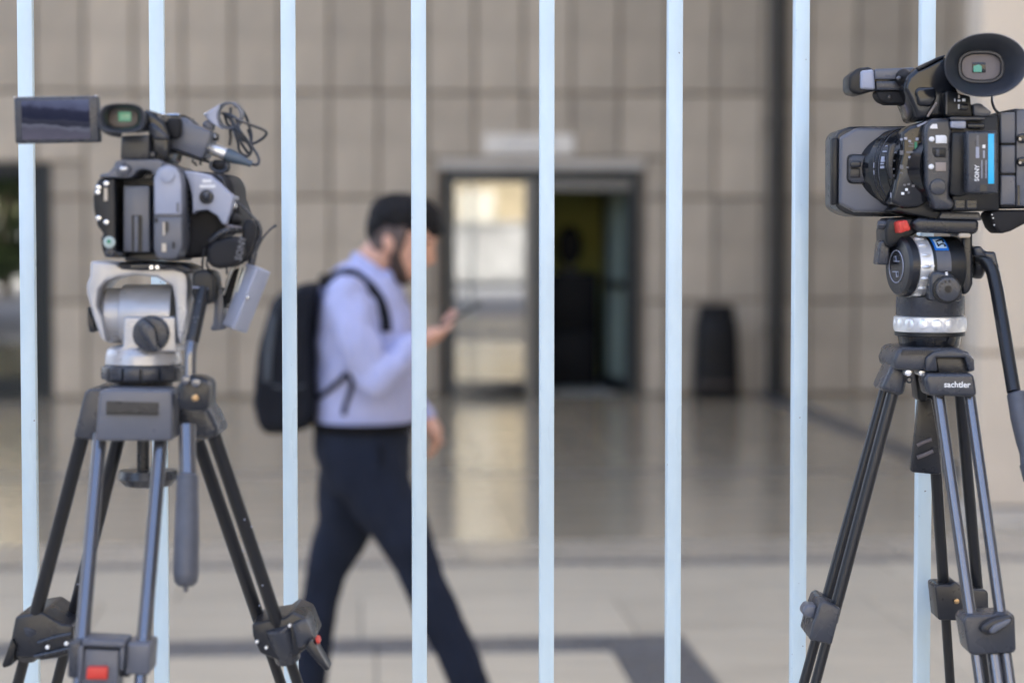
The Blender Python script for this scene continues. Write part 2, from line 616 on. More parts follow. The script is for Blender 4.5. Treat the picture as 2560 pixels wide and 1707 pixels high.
# transom strip over the opening, room
G().box2((1.72, 0.03, DH - 0.20), (D1 - 0.082, 0.07, DH - 0.087)).build('transom', MATS['alu_frame'], bld)
G().box2((1.702, 0.01, 0.0), (1.775, 0.075, DH - 0.087)).build('mullion', MATS['dark_frame'], bld, 0.003, 1)
g = G()
g.box2((-0.6, 0.51, -0.02), (-0.5, 5.0, 3.0))
g.box2((4.2, 0.51, -0.02), (4.3, 5.0, 3.0))
g.box2((-0.6, 0.51, 3.0), (4.3, 5.0, 3.1))
g.box2((-0.6, 0.51, -0.06), (4.3, 5.0, -0.005))
g.build('room_shell', MATS['room_dark'], bld)
G().box2((-0.5, 2.6, -0.005), (4.2, 2.7, 3.0)).build('interior_wall', MATS['olive_wall'], bld)
# left doorway
g = G()
g.box2((L0, 0.0, -0.01), (L0 + 0.09, 0.10, 2.23))
g.box2((L1 - 0.13, 0.0, -0.01), (L1, 0.10, 2.23))
g.box2((L0 + 0.09, 0.0, 2.15), (L1 - 0.13, 0.10, 2.23))
lf = g.build('door_frame', MATS['dark_frame'], bld, 0.003, 1)
ld = G()
ld.box2((L0 + 0.095, 0.02, 0.01), (L1 - 0.135, 0.07, 0.20))
ld.box2((L0 + 0.095, 0.02, 2.07), (L1 - 0.135, 0.07, 2.145))
ld.box2((L0 + 0.095, 0.02, 0.20), (L0 + 0.19, 0.07, 2.07))
ld.box2((L1 - 0.20, 0.02, 0.20), (L1 - 0.135, 0.07, 2.07))
ld.box2((L0 + 0.86, 0.02, 0.20), (L0 + 0.95, 0.07, 2.07))
ldo = ld.build('door', MATS['dark_frame'], bld, 0.003, 1, label='dark framed glass door at the wall')
G().box2((L0 + 0.19, 0.04, 0.20), (L0 + 0.86, 0.048, 2.07)).build('pane', MATS['door_glass'], ldo)
G().box2((L0 + 0.95, 0.04, 0.20), (L1 - 0.20, 0.048, 2.07)).build('pane', MATS['door_glass'], ldo)
g = G()
g.box2((L0 - 0.3, 0.51, -0.06), (L1 + 0.3, 3.0, -0.005)); g.box2((L0 - 0.3, 2.9, -0.005), (L1 + 0.3, 3.0, 2.8))
g.box2((L0 - 0.4, 0.51, -0.06), (L0 - 0.3, 3.0, 2.8)); g.box2((L1 + 0.3, 0.51, -0.06), (L1 + 0.4, 3.0, 2.8)); g.box2((L0 - 0.4, .51, 2.8), (L1 + .4, 3.0, 2.9))
g.build('room_shell', MATS['room_dark'], bld)

# sign above the door
sg = thing('door_sign', 'long white sign plate fixed above the glass doors', 'sign', (1.63, 21.6, 2.425))
G().box2((-0.435, -0.03, -0.10), (0.435, -0.004, 0.10)).build('plate', MATS['sign_white'], sg, 0.004, 1)
for z_ in (0.035, -0.035):
    for k in range(9):
        wv = random.uniform(0.03, 0.055)
        G().box2((-0.25 + k * 0.058, -0.0325, z_ - 0.011), (-0.25 + k * 0.058 + wv, -0.0302, z_ + 0.011)).build('print_mark', MATS['sign_mark'], sg)

# things inside the doorway
cab = thing('cabinet', 'black two-part cabinet standing inside the open doorway', 'cabinet', (2.16, 23.05, 0))
G().box2((-0.27, -0.22, 0.0), (0.27, 0.22, 0.56)).build('lower_case', MATS['black_cabinet'], cab, 0.008)
G().box2((-0.28, -0.23, 0.565), (0.28, 0.23, 0.60)).build('shelf', MATS['black_cabinet'], cab, 0.004)
G().box2((-0.27, -0.22, 0.605), (0.27, 0.22, 1.16)).build('upper_case', MATS['black_cabinet'], cab, 0.008)
lampd = thing('desk_monitor', 'small dark oval screen on a grey foot on the black cabinet', 'screen', (2.16, 23.03, 1.162))
G().lathe((0, 0, 0), (0, 0, 1), [(0, 0.11), (0.012, 0.11), (0.02, 0.03), (0.09, 0.02)], 20).build('stand', MATS['grey_device'], lampd)
G().ellipsoid((0, 0, 0.28), (0.13, 0.05, 0.21)).build('screen_case', MATS['black_cabinet'], lampd)
po = G().box2((-0.03, -0.03, 0), (0.03, 0.03, 1.12)); po = po.build('barrier_post', MATS['pale_post'], None, 0.008)
po.location = (1.83, 22.4, 0.0)
tag(po, 'thin pale post just inside the open doorway', 'post')

# downpipe and litter bin
dp = thing('downpipe', 'dark metal downpipe running full height up the stone wall', 'pipe', (4.03, 21.5, 0))
G().box2((-0.085, -0.07, 0.0), (0.085, 0.07, 14.995)).build('pipe', MATS['downpipe_metal'], dp, 0.03, 3)
for z_ in (0.6, 2.6, 4.6):
    G().box2((-0.10, -0.074, z_), (0.10, 0.095, z_ + 0.05)).build('bracket', MATS['downpipe_metal'], dp, 0.004, 1)
bn = thing('litter_bin', 'tall black tapered litter bin standing against the stone wall', 'bin', (3.40, 21.25, 0))


def sqring(wx, z, p=4.0, n=32):
    out = []
    for k in range(n):
        t = 2 * math.pi * k / n
        c, s = math.cos(t), math.sin(t)
        out.append(Vector((math.copysign(abs(c) ** (2 / p), c) * wx / 2, math.copysign(abs(s) ** (2 / p), s) * wx * 0.45, z)))
    return out


G().loft([sqring(w_, z) for w_, z in ((0.42, 0.0), (0.435, 0.02), (0.435, 0.16), (0.43, 0.162), (0.405, 0.55), (0.375, 0.74), (0.36, 0.76))]).build('body', MATS['bin_plastic'], bn)
G().loft([sqring(w_, z) for w_, z in ((0.438, 0.115), (0.441, 0.12), (0.441, 0.155), (0.438, 0.16))]).build('band', MATS['bin_band'], bn)
G().loft([sqring(w_, z) for w_, z in ((0.335, 0.758), (0.33, 0.80))]).build('neck', MATS['bin_plastic'], bn)
G().loft([sqring(w_, z) for w_, z in ((0.335, 0.80), (0.345, 0.81), (0.335, 0.865), (0.30, 0.888), (0.22, 0.892))]).build('lid', MATS['bin_plastic'], bn)

# ------------------------------------------------------------------ across the street, seen mirrored in the doors
st = thing('street_building', 'sunlit ochre building mirrored in the glass door', 'building', (1.0, -30, 0))
G().box2((-26, -8, 0), (26, 0, 13)).build('wall', MATS['ochre_render'], st)
for k in range(12):
    xx = -21.2 + k * 4
    for zz in (1.2, 4.6, 8.0):
        G().box2((xx - 0.6, 0.0, zz), (xx + 0.6, 0.06, zz + 1.7)).build('window', MATS['shutter_pale'], st)
bw = thing('street_wall', 'low white rendered wall mirrored in the glass door', 'wall', (0, -20, 0))
G().box2((-26, -0.15, 0), (26, 0.15, 1.75)).build('wall_body', MATS['white_render'], bw)
G().box2((-26.05, -0.2, 1.752), (26.05, 0.2, 1.85)).build('coping', MATS['white_render'], bw)

mat('bark', (0.12, 0.09, 0.065), 0.9, var=0.3, vscale=12, bump=0.5, bscale=40)
mat('leaf', (0.055, 0.085, 0.03), 0.6, var=0.35, vscale=3)
random.seed(5)
for (tx, ty, th_, lab) in ((-8.6, -12.0, 4.6, 'dense green street tree mirrored in the left glass door'), (-12.2, -14.0, 5.2, 'taller green street tree behind the viewer, left of the ochre building')):
    tr_ = thing('street_tree', lab, 'tree', (tx, ty, 0), 0.0, 'street trees behind the viewer')
    G().tube([(0, 0, -0.05), (0.05, 0.02, 0.7), (-0.03, 0.05, 1.5), (0.02, 0, th_ * 0.7)], [0.16, 0.12, 0.10, 0.04], 10).build('trunk', MATS['bark'], tr_)
    g = G()
    for c in range(80):
        a = random.uniform(0, 2 * math.pi); rr = random.uniform(0.1, 1.75); zc = random.uniform(0.7, th_)
        rr *= math.sin(math.pi * min(1, max(0.12, (zc - 0.2) / th_)))**0.5
        cc = Vector((math.cos(a) * rr, math.sin(a) * rr, zc))
        for k in range(55):
            p_ = cc + Vector((random.gauss(0, .24), random.gauss(0, .24), random.gauss(0, .20)))
            d1 = Vector((random.gauss(0, 1), random.gauss(0, 1), random.gauss(0, .6))).normalized() * 0.13
            d2 = d1.orthogonal().normalized() * 0.07
            g.add([p_ - d1, p_ + d2, p_ + d1, p_ - d2], [(0, 1, 2, 3)])
    me = bpy.data.meshes.new('crown'); me.from_pydata(g.v, [], g.f)
    link('crown', me, MATS['leaf'], tr_)

# ------------------------------------------------------------------ fence
fen = thing('bar_fence', 'pale blue painted steel bar fence between the cameras and the courtyard', 'fence', (0, 2.75, 0))
bar = G().box((0, 0, 1.30), (0.0178, 0.0200, 2.42)).mesh('bar', 0.0015, 2)
bar.materials.append(MATS['fence_paint'])
for k in range(-6, 15):
    o = bpy.data.objects.new('bar', bar)
    COL.objects.link(o); o.parent = fen
    o.location = (-0.402 + 0.1578 * k, 0, 0)
    o.rotation_euler = (random.uniform(-.0004, .0004), random.uniform(-.0004, .0004), random.uniform(-0.02, 0.02))
for z_ in (0.10, 2.50):
    G().box2((-1.5, -0.02, z_ - 0.02), (1.98, 0.02, z_ + 0.02)).build('rail', MATS['fence_paint'], fen, 0.002)
for xx in (-1.53, 2.01):
    G().box2((xx - 0.03, -0.03, -0.012), (xx + 0.03, 0.03, 2.62)).build('post', MATS['fence_paint'], fen, 0.003)

# ------------------------------------------------------------------ materials of the equipment
mat('black_plastic', (0.009, 0.010, 0.012), 0.34, spec=0.35, var=0.05, vscale=30, bump=0.12, bscale=900, rvar=0.03)
mat('black_rubber', (0.011, 0.011, 0.013), 0.62, spec=0.3, var=0.3, vscale=25, bump=0.15, bscale=700)
mat('gloss_black', (0.010, 0.011, 0.014), 0.16, var=0.3, vscale=20, rvar=0.05)
mat('grey_plastic', (0.105, 0.112, 0.135), 0.30, var=0.05, vscale=25, bump=0.08, bscale=900, rvar=0.03)
mat('mid_plastic', (0.036, 0.040, 0.051), 0.28, var=0.05, vscale=25, bump=0.10, bscale=900, rvar=0.03)
mat('dark_plastic', (0.012, 0.0135, 0.018), 0.29, var=0.05, vscale=25, bump=0.10, bscale=900, rvar=0.03)
mat('pale_plastic', (0.31, 0.335, 0.42), 0.30, var=0.05, vscale=20, bump=0.05, bscale=900, rvar=0.03)  # bluish lift also carries the sky highlight on port cover and grip panel
mat('silver_paint', (0.44, 0.44, 0.455), 0.34, metal=0.35, var=0.10, vscale=18, rvar=0.10, bump=0.05, bscale=500)
mat('chrome', (0.72, 0.72, 0.72), 0.18, metal=1.0)
mat('bright_alu', (0.80, 0.81, 0.82), 0.28, metal=0.55, var=0.04, vscale=20)
mat('tube_black', (0.022, 0.023, 0.026), 0.30, metal=0.3)
mat('tube_anodised', (0.165, 0.168, 0.185), 0.22, metal=0.85)
mat('grip_foam', (0.075, 0.08, 0.098), 0.42, var=0.15, vscale=60, bump=0.2, bscale=600)
mat('cable_black', (0.038, 0.041, 0.048), 0.34, var=0.2, vscale=50)
mat('boot_blue', (0.075, 0.105, 0.14), 0.42, var=0.25, vscale=30)
mat('eyecup_rubber', (0.034, 0.037, 0.045), 0.42, var=0.12, vscale=20)
mat('red_plastic', (0.62, 0.045, 0.03), 0.38, var=0.08, vscale=30)
mat('white_print', (0.80, 0.80, 0.80), 0.5)
mat('beige_print', (0.55, 0.48, 0.38), 0.5)
mat('green_print', (0.02, 0.22, 0.12), 0.4)
mat('pale_button', (0.42, 0.50, 0.47), 0.35)
mat('cyan_label', (0.03, 0.50, 0.85), 0.35)
mat('blue_label', (0.01, 0.16, 0.60), 0.35)
mat('pale_label', (0.55, 0.70, 0.80), 0.4)
mat('brass', (0.45, 0.30, 0.16), 0.35, metal=0.9)
mat('eyepiece_brown', (0.16, 0.14, 0.145), 0.5)
mat('vf_green', (0.05, 0.12, 0.09), 0.1, emit=(0.22, 0.55, 0.36), emit_strength=0.06)
mat('vf_teal', (0.01, 0.04, 0.04), 0.1, emit=(0.03, 0.30, 0.26), emit_strength=0.12)
mat('spring_wire', (0.60, 0.58, 0.50), 0.3, metal=0.8)


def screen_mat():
    """flip-out screen with its outdoor reflection painted as a dim glow: pale sky strip, dark trees, greyish ground with a road edge"""
    m = bpy.data.materials.new('lcd_reflection')
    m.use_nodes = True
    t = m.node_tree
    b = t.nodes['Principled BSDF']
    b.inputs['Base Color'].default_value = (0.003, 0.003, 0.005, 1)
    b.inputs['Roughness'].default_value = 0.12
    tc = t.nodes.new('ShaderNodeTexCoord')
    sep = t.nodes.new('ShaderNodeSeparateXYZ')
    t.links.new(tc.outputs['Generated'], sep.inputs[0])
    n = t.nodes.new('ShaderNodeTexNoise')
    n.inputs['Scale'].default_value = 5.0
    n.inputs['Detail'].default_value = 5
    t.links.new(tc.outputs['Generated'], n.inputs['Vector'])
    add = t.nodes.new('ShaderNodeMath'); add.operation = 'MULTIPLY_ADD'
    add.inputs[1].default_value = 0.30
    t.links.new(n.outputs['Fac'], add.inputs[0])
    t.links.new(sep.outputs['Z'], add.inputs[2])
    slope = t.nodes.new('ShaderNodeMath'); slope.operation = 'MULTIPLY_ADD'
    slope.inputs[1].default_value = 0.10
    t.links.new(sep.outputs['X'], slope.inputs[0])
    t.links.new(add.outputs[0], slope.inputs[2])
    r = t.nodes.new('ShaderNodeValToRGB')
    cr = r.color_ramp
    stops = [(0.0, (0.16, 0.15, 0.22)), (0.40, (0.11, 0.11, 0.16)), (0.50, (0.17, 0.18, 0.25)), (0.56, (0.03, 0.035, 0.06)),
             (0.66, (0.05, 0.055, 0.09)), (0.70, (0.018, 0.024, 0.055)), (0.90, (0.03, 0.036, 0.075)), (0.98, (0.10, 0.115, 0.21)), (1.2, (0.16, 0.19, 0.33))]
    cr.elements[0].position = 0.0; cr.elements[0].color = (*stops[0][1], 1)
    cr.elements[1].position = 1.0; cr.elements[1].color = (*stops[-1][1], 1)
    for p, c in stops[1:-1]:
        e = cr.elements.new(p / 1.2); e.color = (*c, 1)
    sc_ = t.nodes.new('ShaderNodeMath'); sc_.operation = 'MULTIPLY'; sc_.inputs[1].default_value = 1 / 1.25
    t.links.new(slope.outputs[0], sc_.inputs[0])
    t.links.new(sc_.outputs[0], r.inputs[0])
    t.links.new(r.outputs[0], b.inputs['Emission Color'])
    b.inputs['Emission Strength'].default_value = 0.10  # faint glow stands in for the mirrored sky and trees
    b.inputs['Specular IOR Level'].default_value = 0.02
    MATS['lcd_reflection'] = m


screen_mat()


class Rig:
    """local frame of one piece of equipment: origin on the floor, X to the right of the view, Y away from it"""

    def __init__(self, px0, D0):
        self.D0 = D0
        self.a0 = self.raw(px0, 853.5, 0)[0]
        self.loc = (self.a0 * math.cos(PSI) + D0 * math.sin(PSI), -self.a0 * math.sin(PSI) + D0 * math.cos(PSI), 0)

    def raw(self, px, py, dy):
        u, v = (px - 1280) / F_PX, (853.5 - py) / F_PX
        t = (self.D0 + dy) / (math.cos(TH) + v * math.sin(TH))
        return t * u, CAM_H + t * (-math.sin(TH) + v * math.cos(TH))

    def q(self, p, dy=0.0):
        a, z = self.raw(p[0], p[1], dy)
        return Vector((a - self.a0, dy, z))

    def m(self, px, dy=0.0):
        return px * (self.D0 + dy) / F_PX


def zm(ox, oy, s):
    return lambda x, y: (ox + x / s, oy + y / s)


class Part:
    """helpers bound to a rig and one zoom map"""

    def __init__(self, rig, mp, s):
        self.r, self.mp, self.s = rig, mp, s

    def p(self, x, y, dy=0.0):
        return self.r.q(self.mp(x, y), dy)

    def ln(self, d, dy=0.0):
        return self.r.m(d / self.s, dy)

    def prism(self, g, poly, y0, y1):
        return g.prism([self.p(x, y, y0) for x, y in poly], (0, y1 - y0, 0))

    def rect(self, g, x0, y0, x1, y1, d0, d1):
        return self.prism(g, [(x0, y0), (x1, y0), (x1, y1), (x0, y1)], d0, d1)

    def disc(self, g, x, y, r, d0, d1, n=24, r1=None):
        a = self.p(x, y, d0)
        rr = self.ln(r, d0)
        return g.lathe(a, (0, 1, 0), [(0, rr if r1 is None else self.ln(r1, d0)), (d1 - d0, rr)], n)

    def vlathe(self, g, x, prof, dy=0.0, n=40):
        """turned about the vertical; prof = [(zoom y, zoom half width)]"""
        z0 = self.p(x, prof[0][0], dy)
        pr = [((self.p(x, y, dy) - z0).length, self.ln(h, dy)) for y, h in prof]
        return g.lathe(z0, (0, 0, -1), pr, n)

    def tube(self, g, pts, r, n=10, smooth=6):
        return g.tube([self.p(*q_) for q_ in pts], self.ln(r), n, smooth)


def extend_to_floor(a, b, z=0.0):
    t = (z - a.z) / (b.z - a.z)
    return a + (b - a) * t


# ================================================================== left tripod
LR = Rig(345, 2.33)
A1 = Part(LR, zm(0, 200, 3.1365), 3.1365)
A2 = Part(LR, zm(150, 600, 3.1367), 3.1367)
A3 = Part(LR, zm(0, 1000, 2.2178), 2.2178)
A4 = Part(LR, zm(220, 380, 4.9), 4.9)
A5 = Part(LR, zm(380, 230, 6.819), 6.819)
A6 = Part(LR, zm(430, 400, 3.483), 3.483)

lt = thing('camera_tripod', 'black tripod with silver fluid head and grey foam pan handle', 'tripod', LR.loc, -PSI, 'tripods in front of the fence')
# fluid head
g = G()
A2.prism(g, [(240, 165), (435, 180), (520, 215), (760, 225), (880, 190), (950, 215), (995, 280), (1005, 360), (1000, 480), (1010, 560),
             (980, 700), (945, 830), (915, 760), (905, 600), (900, 470), (880, 360), (760, 292), (600, 275), (450, 292), (350, 330),
             (300, 390), (285, 520), (325, 600), (365, 805), (320, 770), (265, 620), (210, 420), (205, 350), (235, 290)], -0.036, 0.045)
head = g.build('head_yoke', MATS['silver_paint'], lt, 0.005, 3)
g = G(); o_ = A2.p(352, 592, 0.004)
g.lathe(o_, (1, 0, 0), [(0.0, A2.ln(190)), (0.004, A2.ln(216)), (A2.ln(140), A2.ln(216)), (A2.ln(148), A2.ln(222))], 44)
g.build('drum_end', MATS['silver_paint'], lt)
g = G(); o_ = A2.p(500, 596, 0.004)
g.lathe(o_, (1, 0, 0), [(0.0, A2.ln(242)), (0.003, A2.ln(250)), (A2.ln(396), A2.ln(250)), (A2.ln(400), A2.ln(245))], 44)
g.build('drum', MATS['silver_paint'], lt)
g = G(); A2.prism(g, [(496, 600), (905, 600), (912, 850), (930, 880), (430, 880), (492, 830)], -0.0335, 0.03)
g.build('head_block', MATS['silver_paint'], lt, 0.004, 3)
g = G(); A2.vlathe(g, 655, [(818, 190), (832, 255), (860, 284), (900, 294), (966, 300), (972, 292)])
g.build('head_base', MATS['silver_paint'], lt)
g = G(); A2.prism(g, [(430, 200), (470, 172), (800, 180), (940, 188), (1010, 215), (1045, 250), (990, 262), (880, 232), (640, 240), (470, 225)], -0.045, 0.05)
g.build('camera_plate', MATS['dark_plastic'], lt, 0.003)
g = G(); A2.rect(g, 555, 198, 690, 216, -0.0465, -0.043); g.build('plate_slot', MATS['gloss_black'], lt)
for xx in (716, 762):
    g = G(); A2.disc(g, xx, 214, 15, -0.048, -0.040, 14); g.build('peg', MATS['chrome'], lt)
g = G(); A2.disc(g, 703, 737, 146, -0.047, -0.030, 40, 138)
kn = g.build('brake_knob', MATS['mid_plastic'], lt, 0.002, 2, bang=40)
g = G(); A2.prism(g, [(612, 628), (655, 606), (742, 690), (758, 800), (778, 866), (730, 882), (690, 812), (622, 735)], -0.060, -0.0465)
g.build('knob_grip', MATS['mid_plastic'], kn, 0.003, 2)
g = G(); A2.prism(g, [(212, 520), (240, 600), (268, 640), (272, 725), (232, 726), (214, 660)], -0.02, 0.02)
g.build('side_lever', MATS['dark_plastic'], lt, 0.003)
g = G(); A2.vlathe(g, 655, [(972, 285), (978, 304), (1096, 300), (1106, 286)])
cx = A2.p(655, 1036, 0)
for k in range(14):
    t = 2 * math.pi * k / 14 + 0.1
    rr = A2.ln(303)
    g.box(cx + Vector((math.cos(t) * rr, math.sin(t) * rr, 0)), (0.006, 0.017, A2.ln(96)), rotm('Z', t))
g.build('levelling_ring', MATS['mid_plastic'], lt, 0.0015, 2)
g = G(); A2.vlathe(g, 655, [(1100, 215), (1110, 228), (1170, 226), (1190, 200)]); g.build('bowl', MATS['black_plastic'], lt)
# pan handle
g = G(); A2.prism(g, [(1035, 265), (1070, 236), (1165, 238), (1200, 270), (1214, 360), (1205, 470), (1150, 512), (1060, 505), (1030, 420)], -0.055, 0.005)
ph = g.build('handle_joint', MATS['black_plastic'], lt, 0.007, 3)
g = G(); A2.tube(g, [(1035, 368, -0.056), (1090, 374, -0.058), (1160, 384, -0.056)], 7, 6); g.build('joint_ring', MATS['pale_plastic'], ph)
g = G(); A2.tube(g, [(1120, 380, -0.052), (1090, 540, -0.062), (1048, 740, -0.070), (1034, 800, -0.072)], 52, 16); g.build('handle_bar', MATS['tube_black'], lt)
g = G(); A2.tube(g, [(1036, 786, -0.072), (1022, 880, -0.076), (1018, 980, -0.078), (1018, 1085, -0.080)], 47, 16); g.build('handle_sleeve', MATS['tube_anodised'], lt)
for (xx, yy) in ((1050, 606), (1082, 604), (1094, 480), (1010, 800), (1044, 806), (1060, 640)):
    g = G(); g.ellipsoid(A2.p(xx, yy, -0.0885 if yy > 700 else -0.0795), (0.0007, 0.0005, 0.0010), 8, 6); g.build('paint_chip', MATS['grey_plastic'], lt)
g = G(); A2.prism(g, [(905, 1165), (960, 1085), (1010, 1068), (1100, 1078), (1178, 1112), (1180, 1190), (1172, 1325), (1110, 1345), (1040, 1345), (930, 1330), (925, 1250)], -0.105, -0.058)
cl = g.build('handle_clamp', MATS['dark_plastic'], lt, 0.004)
for (xx, yy, rr, mm) in ((984, 1100, 34, 'tube_anodised'), (1064, 1122, 36, 'tube_anodised')):
    g = G(); A2.disc(g, xx, yy, rr, -0.112, -0.104, 16); g.build('clamp_bolt', MATS[mm], cl, 0.001)
g = G(); A2.disc(g, 1058, 1238, 32, -0.1115, -0.104, 6); g.build('clamp_bolt', MATS['brass'], cl, 0.001)
g = G(); g.tube([A3.p(1038, 140, -0.088), A3.p(1043, 430, -0.105)], A3.ln(46), 18); g.build('handle_tube', MATS['tube_anodised'], lt)
top_, bot_ = A3.p(1041, 408, -0.104), A3.p(1030, 1062, -0.135)
Lh = (bot_ - top_).length
g = G(); g.lathe(top_, bot_ - top_, [(0, A3.ln(44)), (0.002, A3.ln(57)), (0.02, A3.ln(60)), (Lh * 0.5, A3.ln(66)), (Lh - 0.018, A3.ln(67)), (Lh - 0.010, A3.ln(60)), (Lh - 0.006, A3.ln(40)), (Lh - 0.005, A3.ln(14)), (Lh, A3.ln(10))], 28)
g.build('handle_grip', MATS['grip_foam'], lt)
# crown and leg castings
g = G(); A2.vlathe(g, 600, [(1150, 240), (1162, 330), (1200, 345), (1330, 300)], 0.01); g.build('crown', MATS['dark_plastic'], lt)
g = G(); A2.prism(g, [(305, 1200), (335, 1168), (850, 1172), (888, 1204), (880, 1575), (275, 1575)], -0.088, -0.04)
cs = g.build('leg_casting', MATS['grey_plastic'], lt, 0.005, 3)
g = G(); A2.prism(g, [(365, 1262), (775, 1275), (770, 1362), (360, 1356)], -0.0895, -0.086); g.build('recess_shade', MATS['dark_plastic'], cs)  # dark sheet on the casting stands in for the slot's shade
g = G(); A2.prism(g, [(362, 1352), (770, 1358), (772, 1372), (362, 1366)], -0.0915, -0.086); g.build('recess_lip_shadow', MATS['black_plastic'], cs)  # shadow along the lower lip, built as a black strip
g = G(); A2.prism(g, [(190, 1205), (222, 1166), (330, 1166), (345, 1200), (300, 1560), (250, 1572), (105, 1545)], -0.055, 0.05)
g.build('leg_casting', MATS['mid_plastic'], lt, 0.010, 4)
g = G(); A2.prism(g, [(860, 1200), (1000, 1190), (1170, 1320), (1262, 1530), (1130, 1570), (930, 1560), (890, 1400)], -0.03, 0.05)
g.build('leg_casting', MATS['mid_plastic'], lt, 0.008, 4)
# legs: pairs of tubes, carried down to the floor
TR = 0.0074


def tube_leg(P_, a, b, parent, upper='tube_black', lower='tube_black', r=TR, foot=True, r2=0.0060):
    pa, pb = P_.p(*a), P_.p(*b)
    G().cyl(pa, pa + (pb - pa) * 1.06, r, n=20).build('leg_tube', MATS[upper], parent)
    fl = extend_to_floor(pa, pb, 0.035)
    G().cyl(pa + (pb - pa) * 1.03, fl, r2, n=16).build('lower_tube', MATS[lower], parent)
    if foot:
        G().lathe(fl + Vector((0, 0, 0.01)), (0, 0, -1), [(0, 0.008), (0.01, 0.017), (0.035, 0.019), (0.045, 0.016)], 16).build('rubber_foot', MATS['black_rubber'], parent)


tube_leg(A3, (555, 190, -0.062), (455, 1335, -0.140), lt, 'tube_anodised', 'tube_anodised', 0.0073)
tube_leg(A3, (895, 190, -0.062), (797, 1340, -0.140), lt, 'tube_anodised', 'tube_anodised', 0.0073)
tube_leg(A3, (465, 170, -0.015), (172, 1290, 0.060), lt)
tube_leg(A3, (660, 200, 0.045), (400, 1230, 0.120), lt)
tube_leg(A3, (1185, 190, -0.005), (1556, 1290, 0.070), lt)
tube_leg(A3, (1095, 220, 0.052), (1440, 1225, 0.125), lt)
for (xx, yy, d_) in ((1356, 662, 0.0215), (1455, 1026, 0.0415), (1395, 700, 0.0238), (432, 1020, 0.075), (1438, 1138, 0.108), (1347, 835, 0.076)):
    g = G(); g.ellipsoid(A3.p(xx, yy, d_ - 0.0072), (0.0009, 0.0007, 0.0010), 8, 6); g.build('paint_chip', MATS['pale_plastic'], lt)
# front clamp
g = G()
A3.prism(g, [(378, 1340), (455, 1330), (455, 1545), (372, 1540)], -0.160, -0.115)
c1 = g.build('leg_clamp', MATS['mid_plastic'], lt, 0.003, 3)
g = G(); A3.prism(g, [(700, 1345), (838, 1350), (828, 1525), (690, 1520)], -0.160, -0.115); g.build('clamp_collar', MATS['grey_plastic'], c1, 0.003, 3)
g = G(); A3.prism(g, [(640, 1400), (720, 1400), (720, 1535), (640, 1535)], -0.150, -0.120); g.build('clamp_bridge', MATS['dark_plastic'], c1, 0.002, 2)
for poly in ([(455, 1328), (692, 1340), (690, 1372), (456, 1362)], [(664, 1374), (690, 1374), (680, 1500), (662, 1500)], [(436, 1364), (462, 1364), (452, 1560), (426, 1560)]):
    g = G(); A3.prism(g, poly, -0.168, -0.125); g.build('clamp_frame', MATS['grey_plastic'], c1, 0.0015)
g = G(); A3.prism(g, [(468, 1378), (660, 1386), (650, 1640), (440, 1640)], -0.164, -0.130); g.build('clamp_flap', MATS['grey_plastic'], c1, 0.002)
g = G(); A3.prism(g, [(482, 1476), (598, 1476), (594, 1550), (474, 1548)], -0.1685, -0.160); g.build('release_button', MATS['red_plastic'], c1, 0.002, 3)
# left and right clamps
g = G(); A3.prism(g, [(85, 1198), (235, 1172), (285, 1205), (340, 1238), (405, 1245), (400, 1400), (330, 1425), (230, 1440), (80, 1425), (60, 1330)], 0.045, 0.15)
c2 = g.build('leg_clamp', MATS['dark_plastic'], lt, 0.003, 3)
g = G(); g.cyl(A3.p(186, 1240, 0.055), A3.p(140, 1420, 0.068), 0.0135, n=24); g.build('clamp_collar', MATS['mid_plastic'], c2, 0.002)
for pts in ([(210, 1345, 0.043), (300, 1315, 0.043), (395, 1295, 0.043)], [(190, 1420, 0.043), (300, 1395, 0.043), (400, 1370, 0.043)]):
    g = G(); A3.tube(g, pts, 12, 8); g.build('clamp_rib', MATS['mid_plastic'], c2)
for xx, yy in ((262, 1370), (366, 1350)):
    g = G(); A3.disc(g, xx, yy, 13, 0.040, 0.046, 14); g.build('clamp_screw', MATS['bright_alu'], c2, 0.0008)
g = G(); A3.prism(g, [(62, 1320), (92, 1360), (62, 1470), (20, 1485), (8, 1470)], 0.04, 0.08); g.build('clamp_lever', MATS['black_plastic'], c2, 0.003)
g = G(); A3.prism(g, [(1395, 1238), (1480, 1220), (1575, 1205), (1622, 1170), (1700, 1205), (1748, 1330), (1700, 1370), (1640, 1425), (1545, 1445), (1440, 1400), (1402, 1310)], 0.06, 0.15)
c3 = g.build('leg_clamp', MATS['dark_plastic'], lt, 0.003, 3)
g = G(); g.cyl(A3.p(1540, 1255, 0.062), A3.p(1600, 1440, 0.075), 0.0140, n=24); g.build('clamp_collar', MATS['mid_plastic'], c3, 0.002)
g = G(); A3.prism(g, [(1612, 1240), (1700, 1205), (1745, 1325), (1690, 1365), (1650, 1385)], 0.052, 0.10); g.build('clamp_block', MATS['mid_plastic'], c3, 0.004)
for xx, yy in ((1475, 1372), (1424, 1340), (1605, 1250)):
    g = G(); A3.disc(g, xx, yy, 10, 0.054, 0.064, 14); g.build('clamp_screw', MATS['bright_alu'], c3, 0.0008)
g = G(); A3.prism(g, [(1690, 1375), (1722, 1322), (1745, 1345), (1828, 1492), (1805, 1502), (1740, 1430)], 0.045, 0.075); g.build('clamp_lever', MATS['dark_plastic'], c3, 0.002)
g = G(); A3.prism(g, [(1746, 1318), (1765, 1322), (1774, 1350), (1756, 1352)], 0.048, 0.07); g.build('release_button', MATS['red_plastic'], c3, 0.0015)
